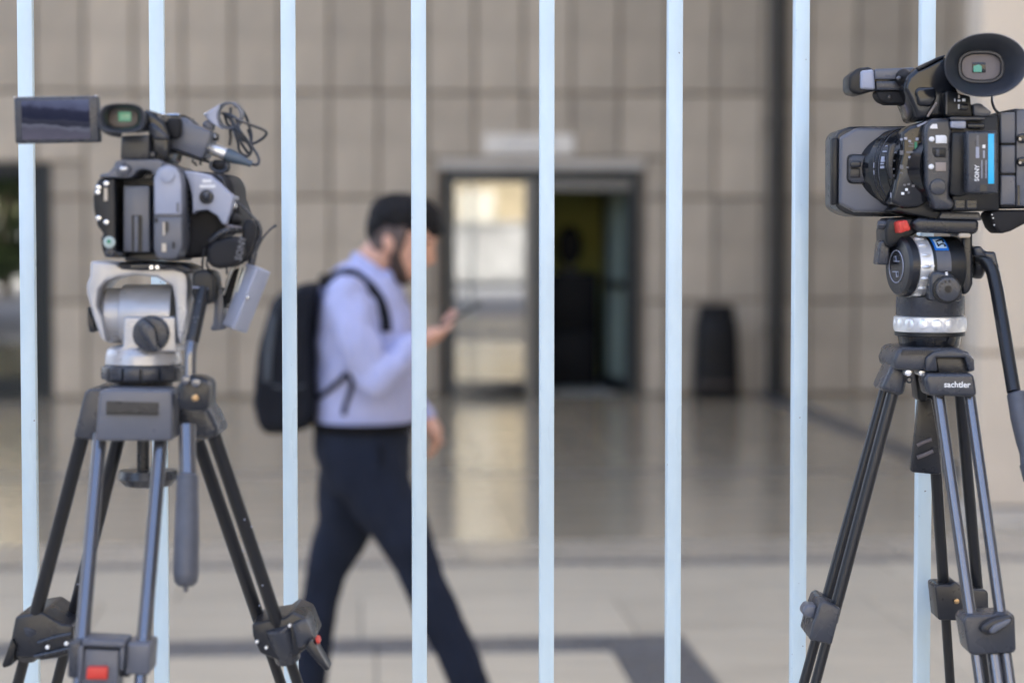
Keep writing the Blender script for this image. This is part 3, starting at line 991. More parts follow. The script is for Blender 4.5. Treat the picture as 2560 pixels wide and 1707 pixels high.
# bowl clamp spindle hanging under the crown
g = G(); g.cyl(A3.p(795, 200, 0.03), A3.p(793, 395, 0.03), A3.ln(35), n=20); sp = g.build('bowl_spindle', MATS['dark_plastic'], lt)
g = G(); A3.vlathe(g, 822, [(382, 60), (388, 158), (430, 168), (472, 130), (486, 50)], 0.03); g.build('spindle_knob', MATS['mid_plastic'], sp)

# ================================================================== left camcorder
lc = thing('video_camera', 'camcorder with flip-out screen and cable bundle on silver tripod head', 'video camera', (LR.loc[0], LR.loc[1], A4.p(600, 1330, 0).z), -PSI, 'camcorders on the tripods')
ZL = A4.p(600, 1330, 0).z
_lc_start = set(o.name for o in bpy.data.objects)
g = G(); A4.prism(g, [(66, 700), (60, 560), (88, 410), (140, 318), (332, 318), (336, 1215), (432, 1225), (440, 1300), (205, 1292), (168, 1185), (152, 1050), (190, 1002), (112, 905)], -0.078, 0.060)
body = g.build('body', MATS['black_plastic'], lc, 0.004, 3)
g = G(); A4.prism(g, [(140, 314), (150, 278), (250, 252), (300, 200), (335, 118), (420, 92), (862, 92), (935, 142), (810, 300), (770, 225), (650, 210), (585, 240), (545, 300), (500, 316)], -0.082, 0.050)
g.build('top_shell', MATS['grey_plastic'], lc, 0.004, 3)
g = G(); g.ellipsoid(A4.p(436, 215, -0.082), (A4.ln(98), 0.006, A4.ln(80)), 20, 10); tb = g.build('top_button', MATS['grey_plastic'], lc)
g = G(); g.ellipsoid(A4.p(440, 205, -0.087), (A4.ln(55), 0.003, A4.ln(34)), 20, 10); g.build('button_highlight', MATS['chrome'], tb)  # white highlight on the bump, built as a chrome spot
g = G(); A4.prism(g, [(798, 300), (830, 205), (900, 155), (985, 148), (1080, 182), (1130, 262), (1152, 400), (1162, 1150), (1122, 1270), (1060, 1316), (900, 1316), (830, 1292), (800, 1180)], -0.080, 0.060)
side = g.build('side_column', MATS['grey_plastic'], lc, 0.005, 3)
g = G(); A4.prism(g, [(806, 330), (840, 225), (900, 175), (985, 165), (1070, 195), (1115, 265), (1140, 400), (1146, 768), (812, 768)], -0.084, -0.078)
g.build('port_cover', MATS['pale_plastic'], side, 0.002, 2)  # paler than the lower cover: sky reflection put into its colour
g = G(); A4.prism(g, [(812, 795), (1148, 795), (1152, 1150), (1110, 1262), (1050, 1302), (905, 1302), (840, 1280), (812, 1180)], -0.0835, -0.078)
g.build('port_cover', MATS['grey_plastic'], side, 0.002, 2)
g = G(); A4.disc(g, 965, 282, 96, -0.0875, -0.082, 30); g.build('cover_disc', MATS['pale_plastic'], side, 0.001)
for (x0, y0, x1, y1, mm) in ((918, 862, 940, 1022, 'beige_print'), (942, 858, 985, 975, 'dark_plastic'), (905, 1122, 955, 1222, 'beige_print'), (1034, 1105, 1062, 1182, 'black_plastic'), (822, 812, 850, 860, 'black_plastic'), (1085, 620, 1112, 740, 'grey_plastic')):
    g = G(); A4.rect(g, x0, y0, x1, y1, -0.0852, -0.081); g.build('port_mark', MATS[mm], side)
g = G(); A4.prism(g, [(325, 200), (815, 190), (815, 1240), (325, 1240)], -0.028, 0.050); g.build('battery_bay', MATS['black_plastic'], lc)
g = G(); A4.rect(g, 690, 280, 785, 318, -0.05, -0.03); g.build('bay_latch', MATS['mid_plastic'], lc)
g = G(); A4.rect(g, 430, 412, 755, 1226, -0.066, -0.025); bat = g.build('battery', MATS['grey_plastic'], lc, 0.002)
g = G(); A4.rect(g, 536, 775, 664, 1222, -0.0668, -0.06); g.build('battery_groove', MATS['black_plastic'], bat)
g = G(); A4.rect(g, 566, 785, 612, 1222, -0.0685, -0.06); g.build('battery_ridge', MATS['grey_plastic'], bat, 0.0008)
g = G(); A4.prism(g, [(440, 1226), (820, 1226), (1090, 1300), (1100, 1338), (450, 1338)], -0.05, 0.055); g.build('base_foot', MATS['black_plastic'], lc, 0.003)
for (xx, yy) in ((222, 388), (125, 437), (118, 494), (127, 812), (222, 862)):
    g = G(); A4.disc(g, xx, yy, 34, -0.083, -0.077, 16); g.build('button', MATS['chrome'], body, 0.001)
g = G(); A4.rect(g, 196, 440, 236, 598, -0.0795, -0.077); g.build('printed_strip', MATS['beige_print'], body)
g = G(); A4.disc(g, 257, 1106, 72, -0.083, -0.077, 24); rb = g.build('record_button', MATS['pale_button'], body, 0.001)
g = G(); A4.disc(g, 254, 1096, 26, -0.0845, -0.082, 16); g.build('record_mark', MATS['green_print'], rb)
g = G(); A4.disc(g, 262, 1232, 56, -0.082, -0.077, 20); g.build('button', MATS['mid_plastic'], body, 0.001)
g = G(); A4.disc(g, 262, 1230, 20, -0.0832, -0.08, 12); g.build('button_mark', MATS['black_plastic'], body)
# grip side
g = G(); A4.prism(g, [(1125, 218), (1500, 252), (1680, 262), (1782, 380), (1796, 560), (1870, 760), (1880, 900), (1640, 1000), (1430, 1285), (1160, 1312), (1125, 1000)], -0.030, 0.080)
grip = g.build('grip', MATS['black_rubber'], lc, 0.008, 4)
g = G(); A4.prism(g, [(1165, 228), (1330, 245), (1480, 278), (1600, 372), (1782, 552), (1745, 720), (1704, 884), (1650, 892), (1582, 785), (1462, 708), (1322, 722), (1284, 770), (1272, 540), (1232, 370)], -0.050, 0.0)
gp = g.build('grip_panel', MATS['pale_plastic'], lc, 0.004, 3)
g = G(); A4.disc(g, 1448, 552, 88, -0.0535, -0.049, 28); js = g.build('joystick_ring', MATS['dark_plastic'], gp, 0.001)
g = G(); g.ellipsoid(A4.p(1452, 545, -0.054), (A4.ln(50), 0.006, A4.ln(50)), 18, 10); g.build('joystick', MATS['mid_plastic'], js)
for (x0, y0, x1, y1) in ((1402, 336, 1512, 376), (1368, 404, 1556, 440)):
    g = G(); A4.rect(g, x0, y0, x1, y1, -0.0508, -0.049); g.build('printed_mark', MATS['white_print'], gp)
for k in range(7):
    g = G(); A4.tube(g, [(1150 + k * 9, 280 + k * 85, -0.034), (1215 + k * 10, 330 + k * 85, -0.036)], 14, 8); g.build('grip_rib', MATS['black_rubber'], grip)
g = G(); A4.tube(g, [(1590, 285, -0.031), (1655, 350, -0.033), (1680, 430, -0.033)], 14, 8); g.build('trim_line', MATS['mid_plastic'], grip)
g = G(); g.ellipsoid(A4.p(1794, 662, -0.028), (A4.ln(30), 0.006, A4.ln(48)), 14, 10); g.build('strap_stud', MATS['chrome'], grip)
g = G(); A4.tube(g, [(1205, 760, -0.032), (1235, 840, -0.040), (1180, 890, -0.040), (1240, 945, -0.036)], 18, 10); g.build('strap_lug', MATS['mid_plastic'], grip)
# lens barrel and hood on the far side
g = G(); g.lathe(A4.p(760, 640, 0.05), (0.1, 1, 0), [(0, 0.040), (0.05, 0.042), (0.052, 0.039), (0.09, 0.039), (0.092, 0.041), (0.12, 0.041)], 36); g.build('lens_barrel', MATS['black_plastic'], lc)
g = G(); g.box(A4.p(760, 640, 0.21) + Vector((0.015, 0, 0)), (0.085, 0.07, 0.07)); g.build('lens_hood', MATS['black_plastic'], lc, 0.006)
# hand strap
g = G(); A4.prism(g, [(1440, 1180), (1530, 1085), (1700, 1035), (1850, 1045), (1910, 1080), (1915, 1290), (1815, 1400), (1600, 1432), (1482, 1402), (1450, 1300)], -0.062, -0.005)
hs_ = g.build('hand_strap', MATS['black_rubber'], lc, 0.012, 5)
g = G(); A4.tube(g, [(1500, 1095, -0.058), (1600, 1010, -0.060), (1720, 968, -0.058), (1870, 960, -0.045)], 40, 12); g.build('strap_edge', MATS['dark_plastic'], hs_)
g = G(); A4.tube(g, [(1690, 905, -0.045), (1790, 925, -0.048), (1880, 945, -0.045)], 26, 8); g.build('strap_lining', MATS['eyepiece_brown'], hs_)
g = G(); g.ellipsoid(A4.p(1808, 835, -0.025), (A4.ln(78), 0.02, A4.ln(95)), 16, 10); g.build('strap_loop', MATS['black_rubber'], hs_)
g = G(); A6.prism(g, [(615, 520), (690, 510), (735, 570), (725, 690), (665, 860), (600, 905), (600, 700)], -0.045, -0.015); g.build('strap_band', MATS['black_rubber'], hs_, 0.004)
text_mesh('strap_print', 'SONY', A4.ln(110), A4.p(1872, 1180, -0.0655), A4.p(1850, 1290, 0) * 0 + Vector((0.22, 0, 0.97)), Vector((-0.97, 0, 0.22)), MATS['grey_plastic'], hs_)
for pts in ([(1430, 1180, -0.05), (1405, 1330, -0.045), (1400, 1430, -0.04)], [(1470, 1250, -0.055), (1455, 1380, -0.05), (1480, 1430, -0.045)], [(1700, 1420, -0.04), (1705, 1500, -0.04)]):
    g = G(); A4.tube(g, pts, 14, 8); g.build('strap_cord', MATS['cable_black'], hs_)
# viewfinder
g = G(); A1.prism(g, [(950, 440), (1165, 430), (1168, 625), (942, 625)], -0.062, 0.0); nk = g.build('viewfinder_neck', MATS['mid_plastic'], lc, 0.002)
for k in range(6):
    g = G(); A1.rect(g, 952, 500 + k * 18, 1160, 507 + k * 18, -0.0635, -0.060); g.build('neck_rib', MATS['mid_plastic'], nk)
g = G(); A1.prism(g, [(1120, 225), (1190, 240), (1290, 325), (1330, 420), (1332, 540), (1312, 645), (1178, 645), (1160, 430)], -0.050, 0.045)
g.build('viewfinder_arm', MATS['gloss_black'], lc, 0.006, 3)
g = G(); A1.prism(g, [(1150, 350), (1200, 330), (1310, 430), (1320, 470), (1200, 470)], -0.056, -0.045); g.build('arm_cover', MATS['mid_plastic'], lc, 0.003)
g = G(); A1.disc(g, 1190, 585, 26, -0.058, -0.05, 14); g.build('arm_screw', MATS['mid_plastic'], lc, 0.001)


def oval_ring(P_, x, y, hw, hh, dy, p=2.8, n=40, tilt=0.0):
    out = []
    c0 = P_.p(x, y, dy)
    a_, b_ = P_.ln(hw, dy), P_.ln(hh, dy)
    for k in range(n):
        t = 2 * math.pi * k / n
        c, s = math.cos(t), math.sin(t)
        u = math.copysign(abs(c) ** (2 / p), c) * a_
        v = math.copysign(abs(s) ** (2 / p), s) * b_
        out.append(c0 + Vector((u * math.cos(tilt) - v * math.sin(tilt), 0, u * math.sin(tilt) + v * math.cos(tilt))))
    return out


g = G()
g.loft([oval_ring(A1, 1080, 330, 120, 85, -0.02), oval_ring(A1, 1000, 310, 145, 95, -0.06), oval_ring(A1, 962, 304, 176, 112, -0.085), oval_ring(A1, 955, 300, 182, 116, -0.105),
        oval_ring(A1, 955, 300, 176, 110, -0.110), oval_ring(A1, 957, 300, 150, 95, -0.108), oval_ring(A1, 962, 298, 125, 82, -0.098), oval_ring(A1, 968, 296, 116, 74, -0.080)])
ey = g.build('eyecup', MATS['eyecup_rubber'], lc, angle=50)
g = G(); g.loft([oval_ring(A1, 968, 296, 112, 70, -0.0815), oval_ring(A1, 968, 296, 112, 70, -0.0805)]); g.build('eyepiece', MATS['eyepiece_brown'], ey)
g = G(); A1.rect(g, 926, 250, 1026, 326, -0.0835, -0.081); g.build('eyepiece_screen', MATS['vf_green'], ey, 0.0008)
g = G(); A1.tube(g, [(786, 300, -0.085), (800, 370, -0.085), (860, 415, -0.085), (950, 432, -0.080)], 22, 10); g.build('eyecup_lip', MATS['eyecup_rubber'], ey)
# flip-out screen
g = G(); g.cyl(A1.p(742, 225, -0.03), A1.p(748, 388, -0.03), A1.ln(27), n=18); g.cyl(A1.p(772, 262, -0.03), A1.p(850, 300, -0.03), A1.ln(34), n=16)
g.build('screen_hinge', MATS['mid_plastic'], lc, 0.001)
g = G(); A1.prism(g, [(106, 135), (768, 122), (786, 488), (118, 501)], -0.040, -0.028); lcd = g.build('screen_frame', MATS['mid_plastic'], lc, 0.0025, 3)
g = G(); A1.prism(g, [(164, 164), (696, 152), (709, 460), (174, 470)], -0.0412, -0.0395); g.build('screen', MATS['lcd_reflection'], lcd)
for xx, yy in ((116, 140), (755, 128)):
    g = G(); g.ellipsoid(A1.p(xx, yy, -0.040), (A1.ln(10), 0.002, A1.ln(8)), 8, 6); g.build('frame_stud', MATS['chrome'], lcd)
# audio unit with plug
g = G(); A5.prism(g, [(470, 420), (600, 436), (690, 545), (760, 572), (1018, 682), (862, 1142), (306, 962), (312, 832), (400, 700)], -0.030, 0.030)
au = g.build('audio_unit', MATS['grey_plastic'], lc, 0.003, 2)
g = G(); A5.prism(g, [(256, 440), (470, 430), (488, 560), (482, 720), (432, 790), (362, 802), (300, 720), (262, 600)], -0.042, -0.01); g.build('unit_cap', MATS['black_rubber'], au, 0.005, 3)
g = G(); A5.prism(g, [(304, 960), (862, 1142), (912, 1168), (850, 1192), (296, 1010)], -0.026, 0.026); g.build('unit_base', MATS['black_plastic'], au, 0.001)
g = G(); A5.rect(g, 245, 368, 468, 412, -0.030, 0.0); A5.rect(g, 150, 352, 226, 405, -0.030, 0.0); g.build('accessory_shoe', MATS['chrome'], au, 0.0015)
g = G(); A5.prism(g, [(480, 380), (560, 400), (725, 545), (690, 545), (600, 436), (480, 425)], -0.02, 0.02); g.build('unit_top', MATS['black_plastic'], au, 0.001)
for (xx, yy) in ((700, 1190), (750, 1235), (830, 1220)):
    g = G(); A5.tube(g, [(xx, yy - 40, -0.01), (xx - 15, yy, -0.01), (xx + 25, yy + 20, -0.01)], 16, 8); g.build('unit_screw', MATS['cable_black'], au)
p0, p1 = A5.p(945, 942, 0.0), A5.p(1262, 1062, 0.0)
g = G(); g.lathe(p0, p1 - p0, [(0, A5.ln(98)), (0.001, A5.ln(106)), ((p1 - p0).length, A5.ln(106))], 30); g.build('plug_sleeve', MATS['bright_alu'], lc, 0.0008)
g = G(); g.tube([A5.p(x_, y_, 0.0) for x_, y_ in ((1258, 1060), (1330, 1090), (1430, 1128), (1560, 1178), (1640, 1208), (1700, 1232))], [A5.ln(v) for v in (112, 116, 104, 74, 60, 58)], 20); g.build('plug_boot', MATS['boot_blue'], lc)
g = G(); A5.rect(g, 1020, 700, 1120, 830, -0.005, 0.012); g.build('plug_latch', MATS['black_plastic'], lc, 0.002)
g = G(); g.ellipsoid(A5.p(1075, 755, -0.006), (A5.ln(28), 0.004, A5.ln(40)), 10, 8); g.build('latch_button', MATS['chrome'], lc)
# microphone clamp
g = G()
ax_ = Vector((0.20, 0.97, 0.05)).normalized()
c_ = A5.p(1318, 405, 0.0)
d_, a_, b_ = basis(ax_)
rings = []
for (t_, r_) in ((-0.004, 232), (0.008, 232), (0.008, 196), (-0.004, 196)):
    rings.append([c_ + d_ * t_ + (a_ * math.cos(2 * math.pi * k / 40) + b_ * math.sin(2 * math.pi * k / 40)) * A5.ln(r_) for k in range(40)])
g.loft(rings, caps=False, closed=True)
mc = g.build('microphone_clamp', MATS['grey_plastic'], lc, 0.001)
g = G(); A5.prism(g, [(885, 385), (1000, 300), (1160, 205), (1120, 330), (1100, 450), (1125, 560), (1200, 640), (1010, 530), (920, 440)], -0.010, 0.012); g.build('clamp_arm', MATS['pale_plastic'], mc, 0.002)
g = G(); A5.prism(g, [(880, 495), (960, 470), (1050, 570), (1015, 668), (845, 582)], -0.006, 0.014); g.build('clamp_post', MATS['grey_plastic'], mc, 0.002)
g = G(); g.ellipsoid(A5.p(910, 386, -0.011), (A5.ln(28), 0.003, A5.ln(28)), 12, 8); g.build('clamp_screw', MATS['chrome'], mc)
g = G(); A5.tube(g, [(1010, 1180, -0.02), (1000, 1280, -0.02), (1080, 1350, -0.02), (1200, 1360, -0.02), (1270, 1300, -0.02), (1270, 1200, -0.02)], 26, 8); g.build('strap_ring', MATS['mid_plastic'], lc)
g = G(); A5.prism(g, [(1010, 1150), (1280, 1160), (1285, 1360), (1120, 1370), (1000, 1290)], -0.012, 0.02); g.build('strap_anchor', MATS['black_rubber'], lc, 0.004)
# move the camcorder's parts so that the Empty sits at its own base
for ch in lc.children:
    ch.location.z = -ZL

# ------------------------------------------------------------------ cable bundle
cb = thing('microphone_cable', 'tangled thin black cable looped through the microphone clamp', 'cable', (LR.loc[0], LR.loc[1], 0), -PSI)
for pts in ([(1700, 1232, 0.0), (1790, 1242, 0.0), (1826, 1170, 0.002), (1790, 1060, 0.006), (1705, 910, 0.012), (1692, 720, 0.016), (1650, 560, 0.016), (1600, 420, 0.012), (1520, 300, 0.008), (1400, 240, 0.004)],
            [(1195, 365, 0.0), (1320, 388, -0.006), (1500, 488, -0.010), (1700, 570, -0.008), (1880, 640, -0.002), (1952, 702, 0.004), (1880, 800, 0.010), (1720, 880, 0.012), (1600, 852, 0.010), (1500, 760, 0.006), (1400, 600, 0.002), (1338, 470, 0.0), (1235, 372, 0.004)],
            [(1342, 275, 0.004), (1352, 450, -0.002), (1440, 620, -0.006), (1560, 760, -0.008), (1650, 900, -0.006), (1692, 1000, -0.002), (1642, 1092, 0.002), (1540, 1060, 0.004), (1482, 980, 0.002), (1468, 880, -0.002), (1420, 730, -0.004), (1372, 620, 0.0), (1335, 660, 0.008), (1342, 780, 0.010), (1322, 915, 0.010)],
            [(1235, 380, 0.008), (1300, 560, 0.010), (1420, 640, 0.004), (1520, 860, 0.004), (1640, 1040, 0.006), (1690, 1000, 0.010), (1684, 800, 0.016), (1640, 640, 0.018)],
            [(1420, 420, -0.004), (1480, 620, -0.010), (1560, 740, -0.010), (1650, 860, -0.006), (1700, 960, -0.002), (1670, 1070, 0.0)]):
    g = G(); A5.tube(g, pts, 25, 8, 7); g.build('cable_loop', MATS['cable_black'], cb)

# ------------------------------------------------------------------ wireless receiver hanging beside the head
wr = thing('wireless_receiver', 'small grey receiver box with bent aerial hanging beside silver tripod head', 'receiver', (LR.loc[0], LR.loc[1], 0), -PSI)
pa, pb = A6.p(755, 935, -0.03), A6.p(545, 1470, -0.03)
zax = (pa - pb).normalized()
xax = Vector((0, 1, 0)).cross(zax).normalized()
yax = zax.cross(xax).normalized()
Mw = Matrix((xax, yax, zax)).transposed() @ rotm('Z', math.radians(50))
g = G(); g.box((pa + pb) / 2, (0.021, 0.0185, (pa - pb).length), Mw); rc = g.build('case', MATS['pale_plastic'], wr, 0.0018, 3)
g = G(); g.box((pa + pb) / 2 + Mw @ Vector((0.0112, 0.0, 0.006)), (0.0012, 0.012, 0.045), Mw); g.build('case_panel', MATS['grey_plastic'], rc, 0.0004)
g = G(); g.ellipsoid(A6.p(658, 1196, -0.046), (A6.ln(18), 0.003, A6.ln(24)), 10, 8); g.build('indicator', MATS['chrome'], rc)
g = G(); A6.prism(g, [(362, 1118), (440, 1112), (452, 1290), (470, 1440), (462, 1478), (345, 1490), (328, 1462), (356, 1430), (366, 1280)], -0.02, 0.01); g.build('mount_bracket', MATS['grey_plastic'], wr, 0.003)
g = G(); A6.prism(g, [(448, 1160), (520, 965), (600, 930), (590, 1120), (520, 1260), (470, 1300)], -0.02, 0.006); g.build('mount_pad', MATS['black_rubber'], wr, 0.003)
for pts in ([(445, 1175, -0.026), (520, 962, -0.030), (552, 945, -0.028)], [(482, 1262, -0.026), (522, 1228, -0.030), (606, 912, -0.034)], [(566, 1150, -0.034), (640, 930, -0.036)]):
    g = G(); A6.tube(g, pts, 11, 8, 4); g.build('spring_clip', MATS['spring_wire'], wr)
g = G(); A6.tube(g, [(690, 915, -0.03), (712, 800, -0.03)], 34, 14, 0); g.build('plug', MATS['mid_plastic'], wr, 0.001)
g = G(); A6.tube(g, [(712, 800, -0.03), (745, 710, -0.03), (770, 650, -0.03), (765, 590, -0.03), (740, 530, -0.03)], 19, 10); g.build('cord_sleeve', MATS['mid_plastic'], wr)
g = G(); A6.tube(g, [(742, 532, -0.03), (690, 480, -0.03), (620, 410, -0.03), (545, 345, -0.03), (470, 250, -0.025), (440, 160, -0.02), (455, 90, -0.01)], 9, 8); g.build('cord', MATS['cable_black'], wr)
g = G(); A6.tube(g, [(700, 880, -0.026), (770, 715, -0.026), (830, 632, -0.026), (872, 592, -0.026), (892, 580, -0.026)], 8, 8); g.build('aerial', MATS['cable_black'], wr)
g = G(); g.ellipsoid(A6.p(900, 575, -0.026), (A6.ln(15), A6.ln(13), A6.ln(13)), 10, 8); g.build('aerial_tip', MATS['cable_black'], wr)

# ================================================================== right tripod
RR = Rig(2325, 2.60)
B4 = Part(RR, zm(2030, 50, 2.851), 2.851)
B5 = Part(RR, zm(2100, 520, 3.267), 3.267)
B6 = Part(RR, zm(1960, 950, 2.0717), 2.0717)
B7 = Part(RR, zm(2150, 280, 5.6), 5.6)
rt = thing('camera_tripod', 'slim black tripod with silver levelling ring and blue label on its head', 'tripod', RR.loc, -PSI, 'tripods in front of the fence')
# head plate and levers
g = G(); B5.prism(g, [(585, 120), (640, 78), (1125, 92), (1136, 120), (1132, 198), (1085, 216), (620, 196)], -0.050, 0.055); g.build('top_plate', MATS['dark_plastic'], rt, 0.004, 3)
g = G(); B5.prism(g, [(830, 28), (1140, 34), (1162, 100), (1060, 112), (800, 104)], -0.046, 0.055); g.build('camera_plate', MATS['mid_plastic'], rt, 0.002)
g = G(); B5.prism(g, [(390, 84), (640, 66), (700, 110), (640, 200), (590, 230), (420, 330), (370, 300), (365, 190)], -0.030, 0.035); g.build('head_arm', MATS['black_plastic'], rt, 0.005, 3)
g = G(); B5.prism(g, [(478, 112), (548, 97), (582, 178), (520, 198), (490, 208)], -0.062, -0.025); rl = g.build('release_lever', MATS['red_plastic'], rt, 0.002, 2)
for k in range(2):
    g = G(); B5.tube(g, [(506 + k * 26, 112, -0.0622), (520 + k * 26, 196 - k * 8, -0.0622)], 3, 6, 0); g.build('lever_groove', MATS['red_plastic'], rl)
g = G(); g.lathe(B5.p(306, 138, -0.02), (1, 0, 0), [(0, B5.ln(30)), (0.002, B5.ln(38)), (B5.ln(90), B5.ln(38)), (B5.ln(95), B5.ln(28)), (B5.ln(150), B5.ln(28))], 20); g.build('plate_knob', MATS['mid_plastic'], rt)
g = G(); B5.prism(g, [(330, 275), (360, 262), (408, 275), (408, 330), (400, 466), (308, 464), (322, 320)], -0.02, 0.015); g.build('tilt_lever', MATS['mid_plastic'], rt, 0.003, 3)
g = G(); B5.rect(g, 970, 206, 1072, 244, -0.052, -0.04); g.build('plate_pad', MATS['beige_print'], rt, 0.003, 3)
# tilt drum
DA = Vector((0.962, 0.272, 0)).normalized()
d0 = B5.p(470, 478, -0.028)
g = G(); g.lathe(d0, DA, [(-0.001, 0.024), (0.0, 0.0315), (0.003, 0.0345), (0.0112, 0.0349), (0.0118, 0.0335), (0.02, 0.0335)], 56); dr = g.build('drum_cap', MATS['dark_plastic'], rt)
dd, da, db = basis(DA)
lg = []
g = G()
rl_ = [d0 - DA * 0.0017 + (da * math.cos(2 * math.pi * k / 36) + db * math.sin(2 * math.pi * k / 36)) * 0.0185 for k in range(36)]
g.tube(rl_, 0.0006, 6, 0, True); g.build('emblem_ring', MATS['pale_plastic'], dr)
for pts in ([(-0.009, 0.006), (0.006, 0.006), (0.006, 0.011), (0.001, 0.012), (0.0, 0.006)], [(0.009, -0.006), (-0.006, -0.006), (-0.006, -0.011), (-0.001, -0.012), (0.0, -0.006)]):
    g = G(); g.tube([d0 - DA * 0.0017 + da * u_ + db * v_ for u_, v_ in pts], 0.0007, 6, 0); g.build('emblem_stroke', MATS['pale_plastic'], dr)
g = G(); g.lathe(d0, DA, [(0.0122, 0.030), (0.0124, 0.0352), (0.0284, 0.0352), (0.0288, 0.030)], 56); sr = g.build('counterbalance_ring', MATS['bright_alu'], rt)
for k in range(16):
    t_ = 2 * math.pi * k / 16
    c_ = d0 + DA * 0.0195 + (da * math.cos(t_) + db * math.sin(t_)) * 0.0346
    g = G(); g.ellipsoid(c_, (0.0064, 0.0042, 0.0022), 12, 8, Matrix((DA, da, db)).transposed()); g.build('ring_knurl', MATS['bright_alu'], sr)
g = G(); g.lathe(d0, DA, [(0.0289, 0.030), (0.029, 0.0335), (0.031, 0.0345), (0.0695, 0.0345), (0.0705, 0.033)], 56); dm = g.build('tilt_drum', MATS['black_plastic'], rt)


def drum_patch(t0, t1, a0, a1, r, mat_name, name, parent, n=12):
    g_ = G()
    vs, fs = [], []
    up, fr = Vector((0, 0, 1)), Vector((0.272, -0.962, 0))
    for k in range(n + 1):
        ph = math.radians(a0 + (a1 - a0) * k / n)
        nrm = fr * math.cos(ph) + up * math.sin(ph)
        for t in (t0, t1):
            vs.append(d0 + DA * t + nrm * r)
    for k in range(n):
        fs.append((2 * k, 2 * k + 1, 2 * k + 3, 2 * k + 2))
    g_.add(vs, fs)
    return g_.build(name, MATS[mat_name], parent)


drum_patch(0.0325, 0.0500, 32, 78, 0.0350, 'blue_label', 'blue_label', dm)
drum_patch(0.0350, 0.0480, 37, 62, 0.0353, 'pale_label', 'label_field', dm)
ph_ = math.radians(50)
nrm_ = Vector((0.272, -0.962, 0)) * math.cos(ph_) + Vector((0, 0, 1)) * math.sin(ph_)
text_mesh('label_number', '27', 0.0145, d0 + DA * 0.0415 + nrm_ * 0.0358, -(DA.cross(nrm_)), -DA * -1, MATS['black_plastic'], dm, 0.0002)
drum_patch(0.0325, 0.0505, -8, 31, 0.0350, 'grey_plastic', 'clear_label', dm)
g = G(); B5.disc(g, 760, 474, 13, -0.068, -0.060, 10); g.build('index_dot', MATS['white_print'], dm)
g = G(); B5.prism(g, [(1000, 110), (1086, 100), (1088, 620), (1060, 690), (1010, 716), (985, 640), (998, 400)], -0.030, 0.045); g.build('head_arm', MATS['dark_plastic'], rt, 0.005, 3)
g = G(); B5.prism(g, [(735, 530), (800, 512), (900, 530), (960, 590), (1002, 700), (1002, 760), (735, 760)], -0.066, 0.0); g.build('brake_housing', MATS['mid_plastic'], rt, 0.004, 3)
g = G(); B5.disc(g, 876, 668, 116, -0.072, -0.064, 40); bk = g.build('brake_knob', MATS['black_plastic'], rt, 0.001)
g = G(); B5.disc(g, 884, 664, 98, -0.078, -0.071, 40); bf = g.build('knob_face', MATS['mid_plastic'], bk, 0.001)
for k in range(6):
    t_ = math.radians(80 + k * 28)
    g = G(); B5.disc(g, 884 + math.cos(t_) * 68, 664 - math.sin(t_) * 68, 9 - k, -0.0786, -0.077, 10); g.build('knob_dot', MATS['black_plastic'], bk)
g = G(); B5.rect(g, 862, 522, 880, 550, -0.0675, -0.065); g.build('index_mark', MATS['white_print'], bk)
g = G(); g.lathe(B5.p(884, 664, -0.079), (0, 1, 0), [(0, B5.ln(30)), (0.001, B5.ln(30)), (0.001, B5.ln(26)), (0, B5.ln(26))], 20); g.build('knob_ring', MATS['dark_plastic'], bk)
# pan base, silver ring, bowl
g = G(); B5.vlathe(g, 738, [(712, 255), (722, 276), (868, 278), (882, 270)]); g.build('pan_base', MATS['mid_plastic'], rt)
g = G(); B5.vlathe(g, 735, [(880, 280), (888, 294), (992, 294), (1006, 286)]); lr = g.build('levelling_ring', MATS['bright_alu'], rt)
cx = B5.p(735, 942, 0)
for k in range(16):
    t_ = 2 * math.pi * k / 16
    g = G(); g.ellipsoid(cx + Vector((math.cos(t_), math.sin(t_), 0)) * B5.ln(290), (0.0016, 0.0062, B5.ln(46)), 10, 8, rotm('Z', t_)); g.build('ring_knurl', MATS['bright_alu'], lr)
g = G(); B5.vlathe(g, 733, [(1004, 270), (1010, 284), (1038, 284), (1042, 270)]); g.build('bowl_collar', MATS['black_plastic'], rt)
g = G(); B5.vlathe(g, 733, [(1036, 262), (1060, 258), (1110, 250), (1150, 232), (1170, 200)]); g.build('bowl', MATS['gloss_black'], rt)
# crown
g = G(); B5.prism(g, [(440, 1250), (470, 1160), (540, 1142), (965, 1142), (1050, 1176), (1098, 1228), (1104, 1332), (1060, 1342), (700, 1336), (450, 1322)], -0.055, 0.055); cr_ = g.build('crown', MATS['mid_plastic'], rt, 0.004, 3)
for k in range(16):
    g = G(); B5.prism(g, [(500 + k * 16, 1200), (512 + k * 16, 1156), (518 + k * 16, 1156), (506 + k * 16, 1200)], -0.0568, -0.05); g.build('crown_rib', MATS['dark_plastic'], cr_)
g = G(); B5.prism(g, [(700, 1226), (760, 1180), (860, 1158), (960, 1165), (1050, 1190), (1098, 1232), (1102, 1330), (1052, 1338), (1020, 1222), (788, 1220), (800, 1336), (700, 1332)], -0.066, -0.05); g.build('crown_arch', MATS['mid_plastic'], cr_, 0.002)
g = G(); B5.prism(g, [(788, 1226), (1018, 1226), (1048, 1345), (806, 1345)], -0.058, -0.045); g.build('crown_recess', MATS['dark_plastic'], cr_, 0.001)
for xx in (560, 672):
    g = G(); B5.disc(g, xx, 1346, 27, -0.052, -0.02, 14); g.build('crown_screw', MATS['bright_alu'], cr_, 0.001)
